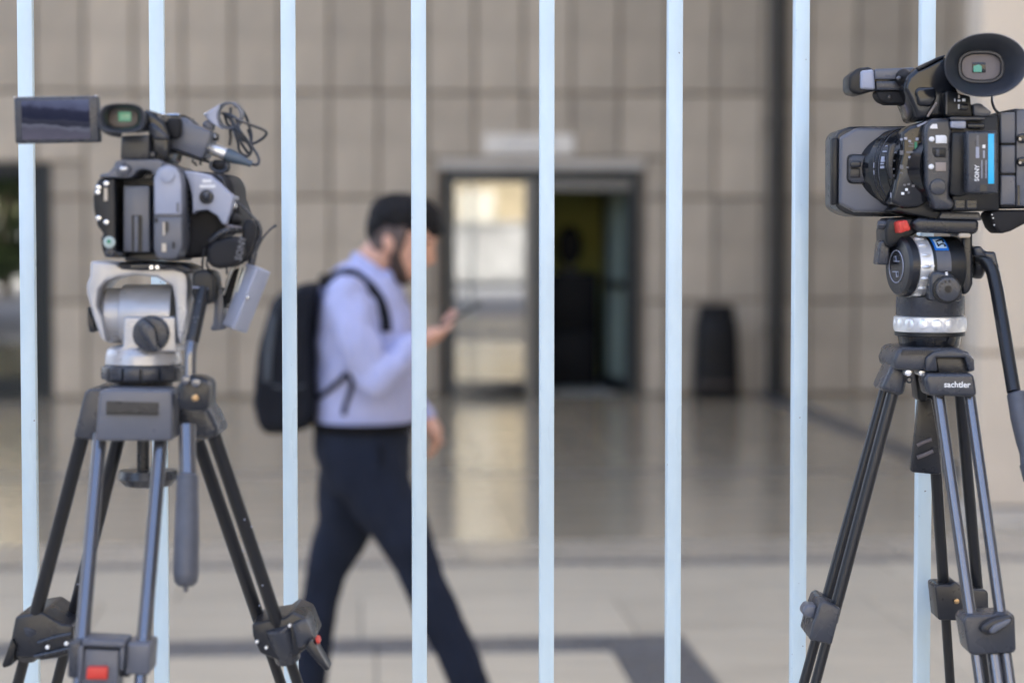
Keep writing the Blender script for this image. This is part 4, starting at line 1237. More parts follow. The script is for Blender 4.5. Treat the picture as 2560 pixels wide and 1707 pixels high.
g = G(); g.tube([B5.p(566 + 22 * math.cos(2 * math.pi * k / 16), 1402 + 22 * math.sin(2 * math.pi * k / 16), -0.03) for k in range(16)], 0.0012, 8, 0, True); g.build('strap_ring', MATS['cable_black'], cr_)
g = G(); B5.prism(g, [(395, 1345), (440, 1250), (560, 1350), (545, 1440), (518, 1542), (430, 1520), (330, 1488)], -0.034, 0.034); hl = g.build('leg_hinge', MATS['mid_plastic'], rt, 0.006, 4)
g = G(); B5.prism(g, [(690, 1405), (712, 1352), (1092, 1352), (1106, 1420), (1122, 1530), (1088, 1542), (720, 1532)], -0.080, -0.035); hr = g.build('leg_hinge', MATS['mid_plastic'], rt, 0.004, 4)
text_mesh('maker_print', 'sachtler', B5.ln(66), B5.p(957, 1443, -0.0803), (1, 0, -0.01), (0, 0, 1), MATS['white_print'], hr, 0.0003)
g = G(); B5.prism(g, [(612, 1336), (700, 1336), (720, 1580), (640, 1580)], 0.01, 0.05); g.build('leg_hinge', MATS['black_plastic'], rt, 0.004, 3)
# pan arm
g = G(); g.lathe(B5.p(1080, 450, 0.0), (1, 0, 0), [(0, B5.ln(120)), (B5.ln(30), B5.ln(130)), (B5.ln(70), B5.ln(130)), (B5.ln(90), B5.ln(105))], 30); g.build('arm_rosette', MATS['dark_plastic'], rt, 0.001)
g = G(); B5.prism(g, [(1090, 320), (1150, 308), (1190, 356), (1272, 356), (1290, 440), (1302, 480), (1300, 566), (1262, 500), (1225, 430), (1180, 395), (1110, 400)], -0.035, 0.02); g.build('arm_clamp', MATS['mid_plastic'], rt, 0.004, 3)
g = G(); B5.tube(g, [(1130, 400, -0.02), (1190, 420, -0.025), (1240, 500, -0.03), (1270, 620, -0.036), (1300, 780, -0.045), (1420, 1500, -0.085)], 56, 20); g.build('pan_arm', MATS['tube_black'], rt)
ga, gb = B6.p(1205, 62, -0.083), B6.p(1302, 560, -0.115)
Lg = (gb - ga).length
g = G(); g.lathe(ga, gb - ga, [(0, 0.009), (0.002, 0.0115), (0.03, 0.0125), (0.055, 0.0115), (0.07, 0.010), (0.085, 0.0115), (Lg * 0.75, 0.0125), (Lg - 0.01, 0.0115), (Lg, 0.005)], 24); g.build('arm_grip', MATS['grip_foam'], rt)
# legs
tube_leg(B6, (565, 60, -0.022), (266, 1182, -0.022), rt, 'tube_black', 'tube_black', 0.0070, True)
tube_leg(B6, (524, 50, 0.020), (216, 1160, 0.020), rt, 'tube_black', 'tube_black', 0.0070, True)
tube_leg(B6, (798, 60, -0.060), (966, 1222, -0.130), rt, 'tube_anodised', 'tube_anodised', 0.0068)
tube_leg(B6, (958, 60, -0.060), (1122, 1214, -0.130), rt, 'tube_anodised', 'tube_anodised', 0.0068)
tube_leg(B6, (760, 60, 0.035), (828, 1075, 0.100), rt, 'tube_black', 'tube_black', 0.0070)
tube_leg(B6, (912, 60, 0.035), (1003, 1085, 0.100), rt, 'tube_black', 'tube_black', 0.0070)
# lower middle stage of the front leg
pa = B6.p(1085, 1400, -0.135); pb = B6.p(1108, 1568, -0.145)
G().cyl(pa, extend_to_floor(pa, pb, 0.03), 0.0085, n=18).build('lower_tube', MATS['tube_anodised'], rt)
# hinge flap
g = G(); B6.prism(g, [(695, 90), (765, 95), (800, 300), (818, 478), (800, 490), (668, 478), (655, 470), (680, 260)], 0.020, 0.030); fp = g.build('leg_shield', MATS['dark_plastic'], rt, 0.002)
for pts in ([(690, 338, 0.0185), (730, 318, 0.0185), (764, 306, 0.0185)], [(690, 400, 0.0185), (730, 385, 0.0185), (772, 366, 0.0185)]):
    g = G(); B6.tube(g, pts, 11, 8); g.build('worn_mark', MATS['eyepiece_brown'], fp)
# clamps
p0, p1 = B6.p(256, 1150, 0.0), B6.p(188, 1368, 0.0)
g = G(); d_, a_, b_ = basis(p1 - p0)
g = G(); B6.prism(g, [(190, 1150), (215, 1142), (296, 1184), (248, 1372), (130, 1345), (150, 1260)], -0.042, 0.042); lcl = g.build('leg_clamp', MATS['mid_plastic'], rt, 0.008, 4)
g = G(); B6.prism(g, [(100, 1188), (118, 1162), (172, 1168), (160, 1238), (112, 1228), (95, 1210)], -0.030, 0.0); g.build('clamp_knob', MATS['grey_plastic'], lcl, 0.004, 3)
g = G(); B6.prism(g, [(928, 1250), (945, 1222), (1185, 1208), (1196, 1225), (1203, 1395), (1188, 1412), (968, 1422), (955, 1400)], -0.152, -0.105); rcl = g.build('leg_clamp', MATS['mid_plastic'], rt, 0.005, 4)
g = G(); B6.prism(g, [(1018, 1300), (1030, 1268), (1085, 1236), (1170, 1212), (1192, 1232), (1180, 1262), (1098, 1316), (1050, 1322)], -0.166, -0.150); g.build('clamp_lever', MATS['dark_plastic'], rcl, 0.003, 3)
g = G(); B6.prism(g, [(1066, 1296), (1090, 1268), (1160, 1238), (1180, 1240), (1170, 1260), (1090, 1312), (1068, 1310)], -0.170, -0.164); g.build('lever_face', MATS['grey_plastic'], rcl, 0.002, 3)
g = G(); B6.prism(g, [(782, 1068), (800, 1058), (858, 1062), (886, 1040), (930, 1075), (1045, 1085), (1058, 1100), (1062, 1250), (800, 1242)], 0.075, 0.125); bcl = g.build('leg_clamp', MATS['dark_plastic'], rt, 0.004, 3)
g = G(); B6.disc(g, 895, 1145, 15, 0.070, 0.078, 12); g.build('clamp_screw', MATS['brass'], bcl, 0.001)

# ================================================================== right camcorder
ZR = B4.p(700, 1400, 0).z
rc_ = thing('video_camera', 'black camcorder with large lens hood, wide oval eyecup and blue-striped battery', 'video camera', (RR.loc[0], RR.loc[1], ZR), -PSI, 'camcorders on the tripods')
# lens hood
g = G(); B4.prism(g, [(166, 850), (178, 808), (205, 785), (262, 763), (350, 758), (730, 757), (730, 1396), (560, 1402), (310, 1400), (240, 1380), (185, 1348), (165, 1314)], 0.028, 0.115)
hood = g.build('lens_hood', MATS['dark_plastic'], rc_, 0.003, 3)
g = G(); B4.prism(g, [(200, 836), (322, 767), (760, 767), (760, 1373), (312, 1371), (196, 1312)], 0.012, 0.05); g.build('hood_side', MATS['grey_plastic'], hood, 0.004, 4)
g = G(); B4.prism(g, [(138, 842), (192, 836), (190, 1316), (136, 1326)], 0.020, 0.036); g.build('hood_rim', MATS['black_plastic'], hood, 0.003)
g = G(); B4.prism(g, [(252, 990), (262, 962), (290, 956), (392, 960), (392, 1168), (290, 1168), (262, 1160), (250, 1130)], 0.008, 0.02); hl_ = g.build('shutter_panel', MATS['black_plastic'], hood, 0.002)
g = G(); B4.prism(g, [(264, 992), (292, 966), (384, 970), (384, 1158), (294, 1158), (262, 1134)], 0.0065, 0.012); g.build('panel_face', MATS['mid_plastic'], hl_, 0.001)
g = G(); B4.rect(g, 276, 1004, 352, 1052, -0.002, 0.01); g.build('shutter_lever', MATS['dark_plastic'], hl_, 0.002)
g = G(); B4.rect(g, 270, 1058, 345, 1125, 0.005, 0.01); g.build('lever_slot', MATS['dark_plastic'], hl_, 0.001)
# lens barrel, axis pointing away to the left
LA = Vector((0.62, -0.785, 0)).normalized()
lc0 = B4.p(611, 1062, 0.022)
Rb = B4.ln(288)
g = G(); g.lathe(lc0, LA, [(-0.03, Rb * 0.93), (-0.004, Rb * 0.95), (-0.003, Rb), (0.004, Rb), (0.0045, Rb * .985), (0.006, Rb * .985), (0.0065, Rb), (0.011, Rb), (0.0115, Rb * .975), (0.024, Rb * .97), (0.0245, Rb * .955),
                           (0.030, Rb * .955), (0.0305, Rb * .965), (0.038, Rb * .955), (0.0385, Rb * .935), (0.052, Rb * .92), (0.07, Rb * 0.88)], 72)
brl = g.build('lens_barrel', MATS['gloss_black'], rc_)
ld_, la_, lb_ = basis(LA)


def on_barrel(t, ang, r):
    """point on the barrel: ang measured up from the horizontal on the visible side"""
    out = Vector((-0.785, -0.62, 0))
    return lc0 + LA * t + (out * math.cos(ang) + Vector((0, 0, 1)) * math.sin(ang)) * r


for (t0, r_, mm, rad) in ((0.0052, .992, 'mid_plastic', 0.0006), (0.0118, .978, 'grey_plastic', 0.0005), (0.0302, .962, 'dark_plastic', 0.0006)):
    g = G(); g.tube([on_barrel(t0, math.radians(a), Rb * r_) for a in range(-88, 92, 4)], rad, 6, 0); g.build('barrel_line', MATS[mm], brl)
for k in range(46):
    a_ = math.radians(-84 + k * 3.7)
    g = G(); g.ellipsoid(on_barrel(0.0088, a_, Rb * 1.001), (0.0009, 0.0009, 0.0009), 6, 4); g.build('ring_rib', MATS['dark_plastic'], brl)
random.seed(11)
for (t0, ang, w_, h_) in ((0.0175, 14, .005, .004), (0.0180, 10, .006, .0025), (0.0175, 6, .005, .0018), (0.0178, 1, .006, .003), (0.0178, 24, .006, .0014), (0.0175, 33, .003, .0012), (0.0270, 18, .003, .0012), (0.027, 9, .003, .0015), (0.027, -12, .003, .0015), (0.006, 4, .001, .006), (0.006, -6, .001, .005), (0.0175, -58, .004, .0012), (0.0345, 10, .002, .0016), (0.0345, -2, .002, .0016), (0.0345, -12, .002, .003), (0.0345, 22, .003, .0015)):
    c_ = on_barrel(t0, math.radians(ang), Rb * (0.974 if t0 > 0.012 and t0 < .026 else 0.962 if t0 > .026 else 1.0))
    out = on_barrel(t0, math.radians(ang), Rb * 1.1) - c_
    out.normalize(); tng = LA.cross(out).normalized()
    g = G(); g.box(c_, (w_, h_, 0.0014), Matrix((LA, tng, out)).transposed()); g.build('printed_mark', MATS['pale_plastic'], brl)
# body
g = G(); B4.prism(g, [(640, 800), (690, 760), (800, 722), (830, 722), (830, 1290), (760, 1340), (640, 1345), (560, 1300), (590, 1160), (640, 950)], -0.046, 0.02)
sp_ = g.build('side_panel', MATS['gloss_black'], rc_, 0.004, 3)
g = G(); B4.prism(g, [(620, 1310), (835, 1265), (870, 1350), (1000, 1358), (1000, 1400), (900, 1440), (830, 1420), (690, 1390), (560, 1360)], -0.040, 0.05); g.build('underside', MATS['black_plastic'], rc_, 0.004, 3)
for (x0, y0, x1, y1, mm) in ((570, 370, 600, 400, 0), (620, 355, 660, 390, 0), (780, 360, 820, 400, 0), (680, 395, 715, 425, 0), (690, 435, 745, 455, 1), (680, 475, 750, 490, 1), (765, 420, 800, 520, 2),
                             (560, 540, 610, 600, 1), (650, 550, 760, 578, 1), (780, 590, 820, 630, 0), (680, 620, 720, 650, 0), (690, 660, 745, 680, 1), (765, 640, 800, 715, 2), (650, 765, 780, 790, 1), (560, 740, 605, 800, 1),
                             (560, 845, 595, 865, 1), (800, 800, 830, 840, 1), (455, 1100, 540, 1125, 0), (470, 1130, 480, 1200, 0), (495, 1130, 505, 1190, 0), (520, 1130, 530, 1180, 0), (610, 1010, 640, 1035, 1), (665, 1000, 700, 1025, 1),
                             (635, 1070, 670, 1105, 3), (580, 1125, 620, 1160, 3), (670, 1110, 695, 1145, 1), (730, 1020, 765, 1050, 1), (775, 975, 810, 1000, 1), (820, 975, 850, 1030, 1)):
    if x0 < 560: continue
    g = G(); B7.rect(g, x0, y0, x1, y1, -0.0475, -0.044); g.build('printed_mark', MATS[('pale_plastic', 'grey_plastic', 'green_print', 'white_print')[mm]], sp_)
g = G(); B7.prism(g, [(425, 455), (500, 430), (470, 600), (455, 780), (470, 940), (420, 930), (395, 760), (400, 600)], -0.043, -0.03); g.build('panel_recess', MATS['dark_plastic'], sp_, 0.001)
for (x0, y0, x1, y1) in ((430, 1130, 440, 1200), (462, 1105, 535, 1122)):
    g = G(); B7.rect(g, x0, y0, x1, y1, -0.0430, -0.040); g.build('printed_mark', MATS['pale_plastic'], sp_)
g = G(); B4.prism(g, [(804, 800), (818, 745), (848, 702), (984, 700), (992, 760), (1002, 800), (992, 900), (1002, 1050), (986, 1200), (980, 1262), (1022, 1295), (1000, 1352), (872, 1352), (842, 1262), (810, 1170)], -0.066, 0.03)
col_ = g.build('rear_column', MATS['mid_plastic'], rc_, 0.004, 3)
for (x, y) in ((856, 850), (852, 1046)):
    g = G(); B4.disc(g, x, y, 19, -0.070, -0.064, 16); g.build('button', MATS['white_print'], col_, 0.001)
g = G(); B4.prism(g, [(882, 822), (952, 822), (962, 836), (962, 880), (882, 880)], -0.0675, -0.064); g.build('white_tag', MATS['white_print'], col_, 0.0005)
g = G(); B4.rect(g, 880, 1015, 956, 1078, -0.0675, -0.064); g.build('beige_tag', MATS['pale_post'], col_, 0.0005)
g = G(); B4.prism(g, [(860, 912), (955, 912), (955, 980), (880, 980), (860, 950)], -0.0672, -0.064); sw = g.build('switch', MATS['black_plastic'], col_, 0.001)
g = G(); B4.rect(g, 884, 920, 912, 972, -0.0695, -0.066); g.build('switch_slider', MATS['mid_plastic'], col_, 0.001)
g = G(); B4.disc(g, 900, 1190, 58, -0.071, -0.064, 30); g.build('jack_cover', MATS['mid_plastic'], col_, 0.0015)
g = G(); B4.prism(g, [(842, 762), (860, 742), (890, 742), (896, 775), (842, 775)], -0.0668, -0.064); g.build('printed_mark', MATS['white_print'], col_)
g = G(); B4.prism(g, [(750, 752), (838, 712), (838, 724), (756, 764)], -0.05, -0.045); g.build('maker_strip', MATS['pale_plastic'], col_)
# battery and rear
g = G(); B4.prism(g, [(1000, 800), (1118, 795), (1118, 1240), (1050, 1262), (984, 1242)], -0.072, 0.02); g.build('battery_side', MATS['black_plastic'], rc_, 0.003)
g = G(); B4.prism(g, [(1104, 792), (1326, 788), (1330, 1238), (1108, 1234)], -0.092, -0.02); bt = g.build('battery', MATS['mid_plastic'], rc_, 0.003, 3)
g = G(); B4.prism(g, [(1256, 812), (1298, 812), (1298, 1168), (1256, 1168)], -0.0928, -0.090); g.build('blue_stripe', MATS['cyan_label'], bt, 0.0003)
text_mesh('battery_print', 'SONY', B4.ln(42), B4.p(1177, 1092, -0.0923), (0, 0, 1), (-1, 0, 0), MATS['white_print'], bt, 0.0003)
for (x0, y0, x1, y1, mm) in ((1172, 822, 1190, 900, 'grey_plastic'), (1168, 905, 1192, 985, 'pale_plastic'), (1215, 890, 1236, 915, 'white_print'), (1220, 930, 1232, 985, 'pale_plastic'), (1208, 1000, 1214, 1130, 'pale_plastic'), (1238, 1000, 1244, 1130, 'pale_plastic'), (1200, 1175, 1248, 1222, 'dark_plastic')):
    g = G(); B4.rect(g, x0, y0, x1, y1, -0.0926, -0.090); g.build('printed_mark', MATS[mm], bt)
g = G(); B4.prism(g, [(985, 690), (1330, 680), (1340, 800), (1340, 1360), (1000, 1362), (1000, 1240)], -0.060, 0.04); rear = g.build('rear_body', MATS['black_plastic'], rc_, 0.003)
g = G(); B4.prism(g, [(988, 690), (1232, 690), (1236, 715), (988, 715)], -0.070, -0.05); g.build('rear_ledge', MATS['mid_plastic'], rear, 0.001)
g = G(); B4.prism(g, [(990, 720), (1100, 718), (1100, 774), (1075, 776), (990, 770)], -0.070, -0.05); g.build('rear_socket', MATS['pale_plastic'], rear, 0.002)
g = G(); B4.rect(g, 1108, 735, 1235, 775, -0.066, -0.05); g.build('rear_socket', MATS['dark_plastic'], rear, 0.002)
for k in range(2):
    g = G(); B4.rect(g, 1018 + k * 84, 1282, 1092 + k * 84, 1346, -0.0625, -0.055); vt = g.build('vent', MATS['mid_plastic'], rear, 0.0006)
    for j in range(2):
        g = G(); B4.rect(g, 1026 + k * 84, 1288 + j * 28, 1086 + k * 84, 1310 + j * 28, -0.0632, -0.060); g.build('vent_slot', MATS['gloss_black'], rear)
# module at the far right
g = G(); B4.prism(g, [(1336, 655), (1450, 632), (1640, 640), (1640, 1340), (1340, 1345)], -0.050, 0.05); md = g.build('recorder_module', MATS['black_plastic'], rc_, 0.003)
for (y0, y1) in ((660, 880), (892, 1094), (1106, 1318)):
    g = G(); B4.rect(g, 1344, y0, 1452, y1, -0.062, -0.048); g.build('module_cover', MATS['grey_plastic'], md, 0.002, 3)
g = G(); B4.prism(g, [(1456, 640), (1640, 640), (1640, 1330), (1456, 1325)], -0.060, -0.045); g.build('module_side', MATS['grey_plastic'], md, 0.002)
for y in (842, 1010):
    g = G(); B4.disc(g, 1502, y, 34, -0.068, -0.058, 20); g.build('socket', MATS['gloss_black'], md, 0.001)
    g = G(); B4.disc(g, 1484, y + 8, 10, -0.069, -0.066, 10); g.build('socket_pin', MATS['beige_print'], md)
g = G(); B4.rect(g, 1466, 1180, 1480, 1320, -0.0615, -0.058); g.build('module_slot', MATS['gloss_black'], md)
g = G(); B4.prism(g, [(1262, 1382), (1300, 1352), (1640, 1352), (1580, 1420), (1420, 1505), (1345, 1526), (1300, 1480)], -0.055, 0.0); fl_ = g.build('strap_flap', MATS['black_rubber'], rc_, 0.004, 3)
for (x, y) in ((1284, 1388), (1292, 1412), (1300, 1462)):
    g = G(); B4.disc(g, x, y, 5, -0.0556, -0.053, 8); g.build('flap_stitch', MATS['white_print'], fl_)
g = G(); B4.tube(g, [(1285, 540, -0.03), (1286, 590, -0.04), (1305, 640, -0.045), (1335, 668, -0.045)], 10, 8); g.build('viewfinder_cable', MATS['cable_black'], rc_)
# handle and viewfinder
g = G(); B4.prism(g, [(264, 400), (330, 342), (400, 334), (442, 348), (446, 372), (456, 502), (340, 532), (282, 520), (262, 490)], -0.006, 0.045); hd = g.build('handle_end', MATS['black_plastic'], rc_, 0.004, 3)
g = G(); B4.prism(g, [(348, 362), (442, 352), (454, 498), (345, 492)], -0.012, 0.0); g.build('end_cover', MATS['pale_plastic'], hd, 0.003, 3)
g = G(); B4.prism(g, [(445, 350), (735, 338), (740, 410), (600, 424), (446, 424)], -0.010, 0.035); g.build('handle_top', MATS['grey_plastic'], rc_, 0.002)
g = G(); B4.prism(g, [(456, 434), (600, 434), (690, 440), (690, 502), (458, 502)], -0.008, 0.035); g.build('handle_side', MATS['mid_plastic'], rc_, 0.002)
g = G(); B4.prism(g, [(446, 420), (600, 415), (600, 440), (452, 440)], -0.002, 0.03); g.build('handle_gap', MATS['gloss_black'], rc_)
g = G(); g.ellipsoid(B4.p(655, 412, -0.012), (B4.ln(58), 0.022, B4.ln(62)), 20, 12); g.build('handle_knob', MATS['black_rubber'], rc_)
g = G(); g.ellipsoid(B4.p(618, 415, -0.030), (B4.ln(18), 0.004, B4.ln(14)), 12, 8); g.build('knob_glint', MATS['grey_plastic'], rc_)  # glint on the rubber knob, modelled as a small grey bump
g = G(); B4.prism(g, [(460, 504), (700, 500), (730, 620), (640, 600), (540, 600), (485, 575), (462, 540)], -0.004, 0.03); g.build('handle_pad', MATS['black_rubber'], rc_, 0.006, 4)
g = G(); B4.disc(g, 552, 552, 16, -0.0065, 0.0, 12); g.build('pad_screw', MATS['dark_plastic'], rc_, 0.001)
g = G(); B4.prism(g, [(735, 345), (800, 320), (890, 272), (955, 245), (1000, 420), (1060, 545), (985, 702), (850, 706), (745, 722), (722, 640), (690, 570), (650, 490), (680, 400)], -0.040, 0.05); va = g.build('viewfinder_arm', MATS['gloss_black'], rc_, 0.006, 3)
g = G(); B4.prism(g, [(735, 510), (760, 480), (880, 480), (892, 560), (850, 620), (760, 610)], -0.046, -0.03); g.build('arm_window', MATS['gloss_black'], va, 0.005, 4)
g = G(); B4.tube(g, [(888, 590, -0.046), (855, 640, -0.046), (824, 690, -0.046)], 8, 8, 4); g.build('arm_trim', MATS['pale_post'], va)
g = G(); B4.prism(g, [(745, 340), (890, 268), (950, 248), (950, 262), (895, 290), (760, 358)], -0.044, -0.03); g.build('worn_strip', MATS['dark_plastic'], va, 0.001)
g = G(); B4.prism(g, [(945, 520), (975, 505), (1130, 545), (1146, 690), (960, 692)], -0.056, 0.03); sw_ = g.build('switch_block', MATS['black_plastic'], rc_, 0.002)
g = G(); B4.rect(g, 954, 520, 966, 672, -0.0585, -0.054); g.build('block_edge', MATS['mid_plastic'], sw_)
for (x0, y0, x1, y1, mm) in ((1044, 536, 1053, 560, 'beige_print'), (1016, 562, 1022, 582, 'white_print'), (1040, 570, 1058, 582, 'white_print'), (1072, 562, 1094, 582, 'white_print'), (1042, 602, 1052, 634, 'white_print')):
    g = G(); B4.rect(g, x0, y0, x1, y1, -0.0575, -0.055); g.build('printed_mark', MATS[mm], sw_)
g = G(); B4.rect(g, 1058, 596, 1120, 644, -0.0605, -0.055); g.build('slider', MATS['dark_plastic'], sw_, 0.002)
g = G(); B4.prism(g, [(1150, 596), (1205, 592), (1290, 660), (1250, 690), (1156, 690)], -0.060, 0.0); g.build('rear_wedge', MATS['grey_plastic'], rc_, 0.003)
g = G()
tl = math.radians(4)
g.loft([oval_ring(B4, 1090, 380, 130, 120, -0.02, 2.4, 48), oval_ring(B4, 1150, 350, 190, 165, -0.055, 2.3, 48, tl), oval_ring(B4, 1220, 330, 268, 212, -0.085, 2.15, 48, tl), oval_ring(B4, 1240, 322, 296, 226, -0.112, 2.1, 48, tl),
        oval_ring(B4, 1240, 322, 290, 220, -0.1145, 2.1, 48, tl), oval_ring(B4, 1236, 324, 270, 203, -0.112, 2.1, 48, tl), oval_ring(B4, 1222, 330, 215, 160, -0.100, 2.3, 48, tl), oval_ring(B4, 1208, 334, 168, 118, -0.090, 2.6, 48),
        oval_ring(B4, 1206, 335, 160, 112, -0.092, 2.8, 48), oval_ring(B4, 1206, 335, 146, 100, -0.092, 2.8, 48), oval_ring(B4, 1206, 336, 138, 92, -0.083, 2.8, 48)])
ec = g.build('eyecup', MATS['eyecup_rubber'], rc_, angle=50)
g = G(); g.loft([oval_ring(B4, 1206, 336, 136, 90, -0.0845, 2.8), oval_ring(B4, 1206, 336, 136, 90, -0.0835, 2.8)]); g.build('eyepiece', MATS['eyepiece_brown'], ec)
g = G(); B4.rect(g, 1144, 304, 1238, 376, -0.0862, -0.0840); g.build('eyepiece_window', MATS['gloss_black'], ec, 0.0006)
g = G(); B4.prism(g, [(1152, 330), (1190, 318), (1210, 332), (1210, 372), (1152, 372)], -0.0868, -0.0858); g.build('eyepiece_screen', MATS['vf_teal'], ec)
for ch in rc_.children:
    ch.location.z = -ZR

# ================================================================== walking man
mat('skin', (0.60, 0.33, 0.225), 0.5, var=0.10, vscale=18, bump=0.05, bscale=300)
mat('hair_black', (0.007, 0.006, 0.006), 0.65, spec=0.2, var=0.4, vscale=60, bump=0.5, bscale=180)
mat('hair_faded', (0.10, 0.068, 0.055), 0.7, var=0.25, vscale=90, bump=0.3, bscale=300)
mat('beard_dark', (0.045, 0.027, 0.020), 0.7, var=0.4, vscale=90, bump=0.4, bscale=250)
mat('shirt_lilac', (0.39, 0.41, 0.62), 0.8, var=0.05, vscale=9, bump=0.10, bscale=500)
mat('trousers_navy', (0.015, 0.019, 0.032), 0.9, spec=0.15, var=0.2, vscale=9, bump=0.15, bscale=500)
mat('belt_black', (0.005, 0.005, 0.006), 0.6, spec=0.1)
mat('shoe_black', (0.012, 0.012, 0.013), 0.35)
mat('bag_black', (0.008, 0.009, 0.013), 0.8, spec=0.2, var=0.3, vscale=14, bump=0.2, bscale=400)
mat('bag_grey', (0.05, 0.06, 0.072), 0.7, var=0.2, vscale=14, bump=0.2, bscale=400)
mat('phone_black', (0.02, 0.021, 0.023), 0.25)
mat('eye_white', (0.7, 0.68, 0.65), 0.3)
mat('lip', (0.36, 0.15, 0.12), 0.5)

MR = Rig(925, 6.5)
M7 = Part(MR, zm(600, 450, 2.24), 2.24)
M8 = Part(MR, zm(600, 1000, 2.217), 2.217)
man = thing('person', 'walking man in lilac shirt and navy trousers looking down at his phone', 'person', MR.loc, -PSI)


def blend_mesh(g_, name, voxel, smooth=4, folds=0.0, fscale=14.0, stretch=(1, 1, 1), calm_z=None):
    """fuse the overlapping volumes of g_ into one continuous skin"""
    me = g_.mesh(name)
    ob = bpy.data.objects.new('fuse_tmp', me)
    COL.objects.link(ob)
    md_ = ob.modifiers.new('r', 'REMESH'); md_.mode = 'VOXEL'; md_.voxel_size = voxel
    sm = ob.modifiers.new('s', 'SMOOTH'); sm.factor = 0.5; sm.iterations = smooth
    dg = bpy.context.evaluated_depsgraph_get()
    out = bpy.data.meshes.new_from_object(ob.evaluated_get(dg))
    out.name = name
    bpy.data.objects.remove(ob)
    bpy.data.meshes.remove(me)
    if folds > 0:
        nn = [v.normal.copy() for v in out.vertices]
        for v, n_ in zip(out.vertices, nn):
            c = Vector((v.co.x * stretch[0], v.co.y * stretch[1], v.co.z * stretch[2])) * fscale
            f_ = noise.fractal(c, 1.0, 2.0, 3)
            if calm_z is not None:
                f_ *= min(1.0, abs(v.co.z - calm_z) / 0.16)
            v.co += n_ * (folds * f_)
    out.shade_smooth()
    return out


def ering(c, rx, ry, n=24, tilt=0.0, p=2.0):
    out = []
    for k in range(n):
        t = 2 * math.pi * k / n
        cs_, sn = math.cos(t), math.sin(t)
        u = math.copysign(abs(cs_) ** (2 / p), cs_) * rx
        v = math.copysign(abs(sn) ** (2 / p), sn) * ry
        out.append(Vector(c) + Vector((u * math.cos(tilt), v, u * math.sin(tilt))))
    return out


def limb(g_, pts, n=20, sm=5):
    """pts = [(Vector, radius)] -> smooth tapered limb"""
    P_ = catmull([p for p, r in pts], sm)
    R_ = catmull([Vector((r, 0, 0)) for p, r in pts], sm)
    g_.tube(P_, [max(r.x, 0.002) for r in R_], n)
    g_.ellipsoid(pts[0][0], [pts[0][1]] * 3, 16, 10)
    g_.ellipsoid(pts[-1][0], [pts[-1][1]] * 3, 16, 10)


p7 = M7.p
p8 = M8.p
# ---- torso sections: (zoom y, back x, chest x, half breadth)
TOR = [(1450, 440, 950, 0.160), (1395, 428, 962, 0.168), (1300, 432, 972, 0.170), (1150, 436, 985, 0.172), (1000, 428, 985, 0.178), (880, 424, 972, 0.186), (760, 432, 945, 0.195), (670, 450, 912, 0.200), (600, 490, 890, 0.185), (545, 545, 870, 0.140), (500, 600, 850, 0.090)]


def torso(g_, grow=0.0):
    rings = []
    for y, xb, xc, hb in TOR:
        c = (p7(xb, y, 0) + p7(xc, y, 0)) / 2
        rx = (p7(xc, y, 0) - p7(xb, y, 0)).length / 2
        rings.append(ering(c, rx + grow, hb + grow, 32, 0.0, 2.3))
    g_.loft(rings)


near_arm = [(p7(610, 650, -0.185), 0.064), (p7(640, 780, -0.215), 0.057), (p7(690, 960, -0.240), 0.051), (p7(745, 1125, -0.250), 0.048), (p7(800, 1090, -0.240), 0.047), (p7(885, 1010, -0.190), 0.043), (p7(975, 930, -0.165), 0.036)]
far_arm = [(p7(650, 650, 0.180), 0.066), (p7(680, 780, 0.205), 0.060), (p7(740, 940, 0.225), 0.052), (p7(810, 1070, 0.230), 0.048), (p7(900, 1180, 0.225), 0.044), (p7(1035, 1325, 0.20), 0.035)]
near_leg = [(p8(690, 300, -0.085), 0.105), (p8(760, 480, -0.090), 0.102), (p8(905, 740, -0.092), 0.086), (p8(985, 930, -0.092), 0.068), (p8(1075, 1150, -0.092), 0.064), (p8(1180, 1360, -0.092), 0.060), (p8(1272, 1568, -0.092), 0.056), (p8(1400, 1880, -0.092), 0.050)]
far_leg = [(p8(640, 300, 0.085), 0.105), (p8(612, 480, 0.092), 0.098), (p8(572, 720, 0.095), 0.082), (p8(478, 950, 0.097), 0.066), (p8(425, 1200, 0.098), 0.058), (p8(405, 1400, 0.098), 0.055), (p8(370, 1650, 0.098), 0.052), (p8(330, 1880, 0.098), 0.048)]

# ---- body: one continuous figure (head, neck, trunk, arms, hands, legs)
g = G()
torso(g, -0.042)
for L_ in (near_arm, far_arm, near_leg, far_leg):
    limb(g, [(p, r * (0.58 + 0.26 * i / (len(L_) - 1))) for i, (p, r) in enumerate(L_)])
hip = (p8(670, 200, 0))
g.ellipsoid(hip, (0.115, 0.15, 0.10))
# neck and head, bowed forward
limb(g, [(p7(700, 560, 0), 0.066), (p7(755, 470, 0), 0.060), (p7(815, 390, 0), 0.058)])
TLT = rotm('Y', math.radians(22))
g.ellipsoid(p7(918, 285, 0), (0.098, 0.077, 0.098), 28, 18, TLT)
g.ellipsoid(p7(945, 380, 0), (0.072, 0.066, 0.090), 24, 16, rotm('Y', math.radians(30)))
g.ellipsoid(p7(918, 470, 0), (0.056, 0.056, 0.060), 20, 12, rotm('Y', math.radians(30)))
g.ellipsoid(p7(912, 525, 0), (0.030, 0.034, 0.028), 16, 10)
g.ellipsoid(p7(1040, 345, 0), (0.030, 0.058, 0.028), 16, 10)           # brow
nb, ntp = p7(1046, 372, 0), p7(1066, 440, 0)
limb(g, [(nb, 0.013), ((nb + ntp) / 2 + Vector((0.005, 0, 0)), 0.014), (ntp, 0.018)], 12, 4)
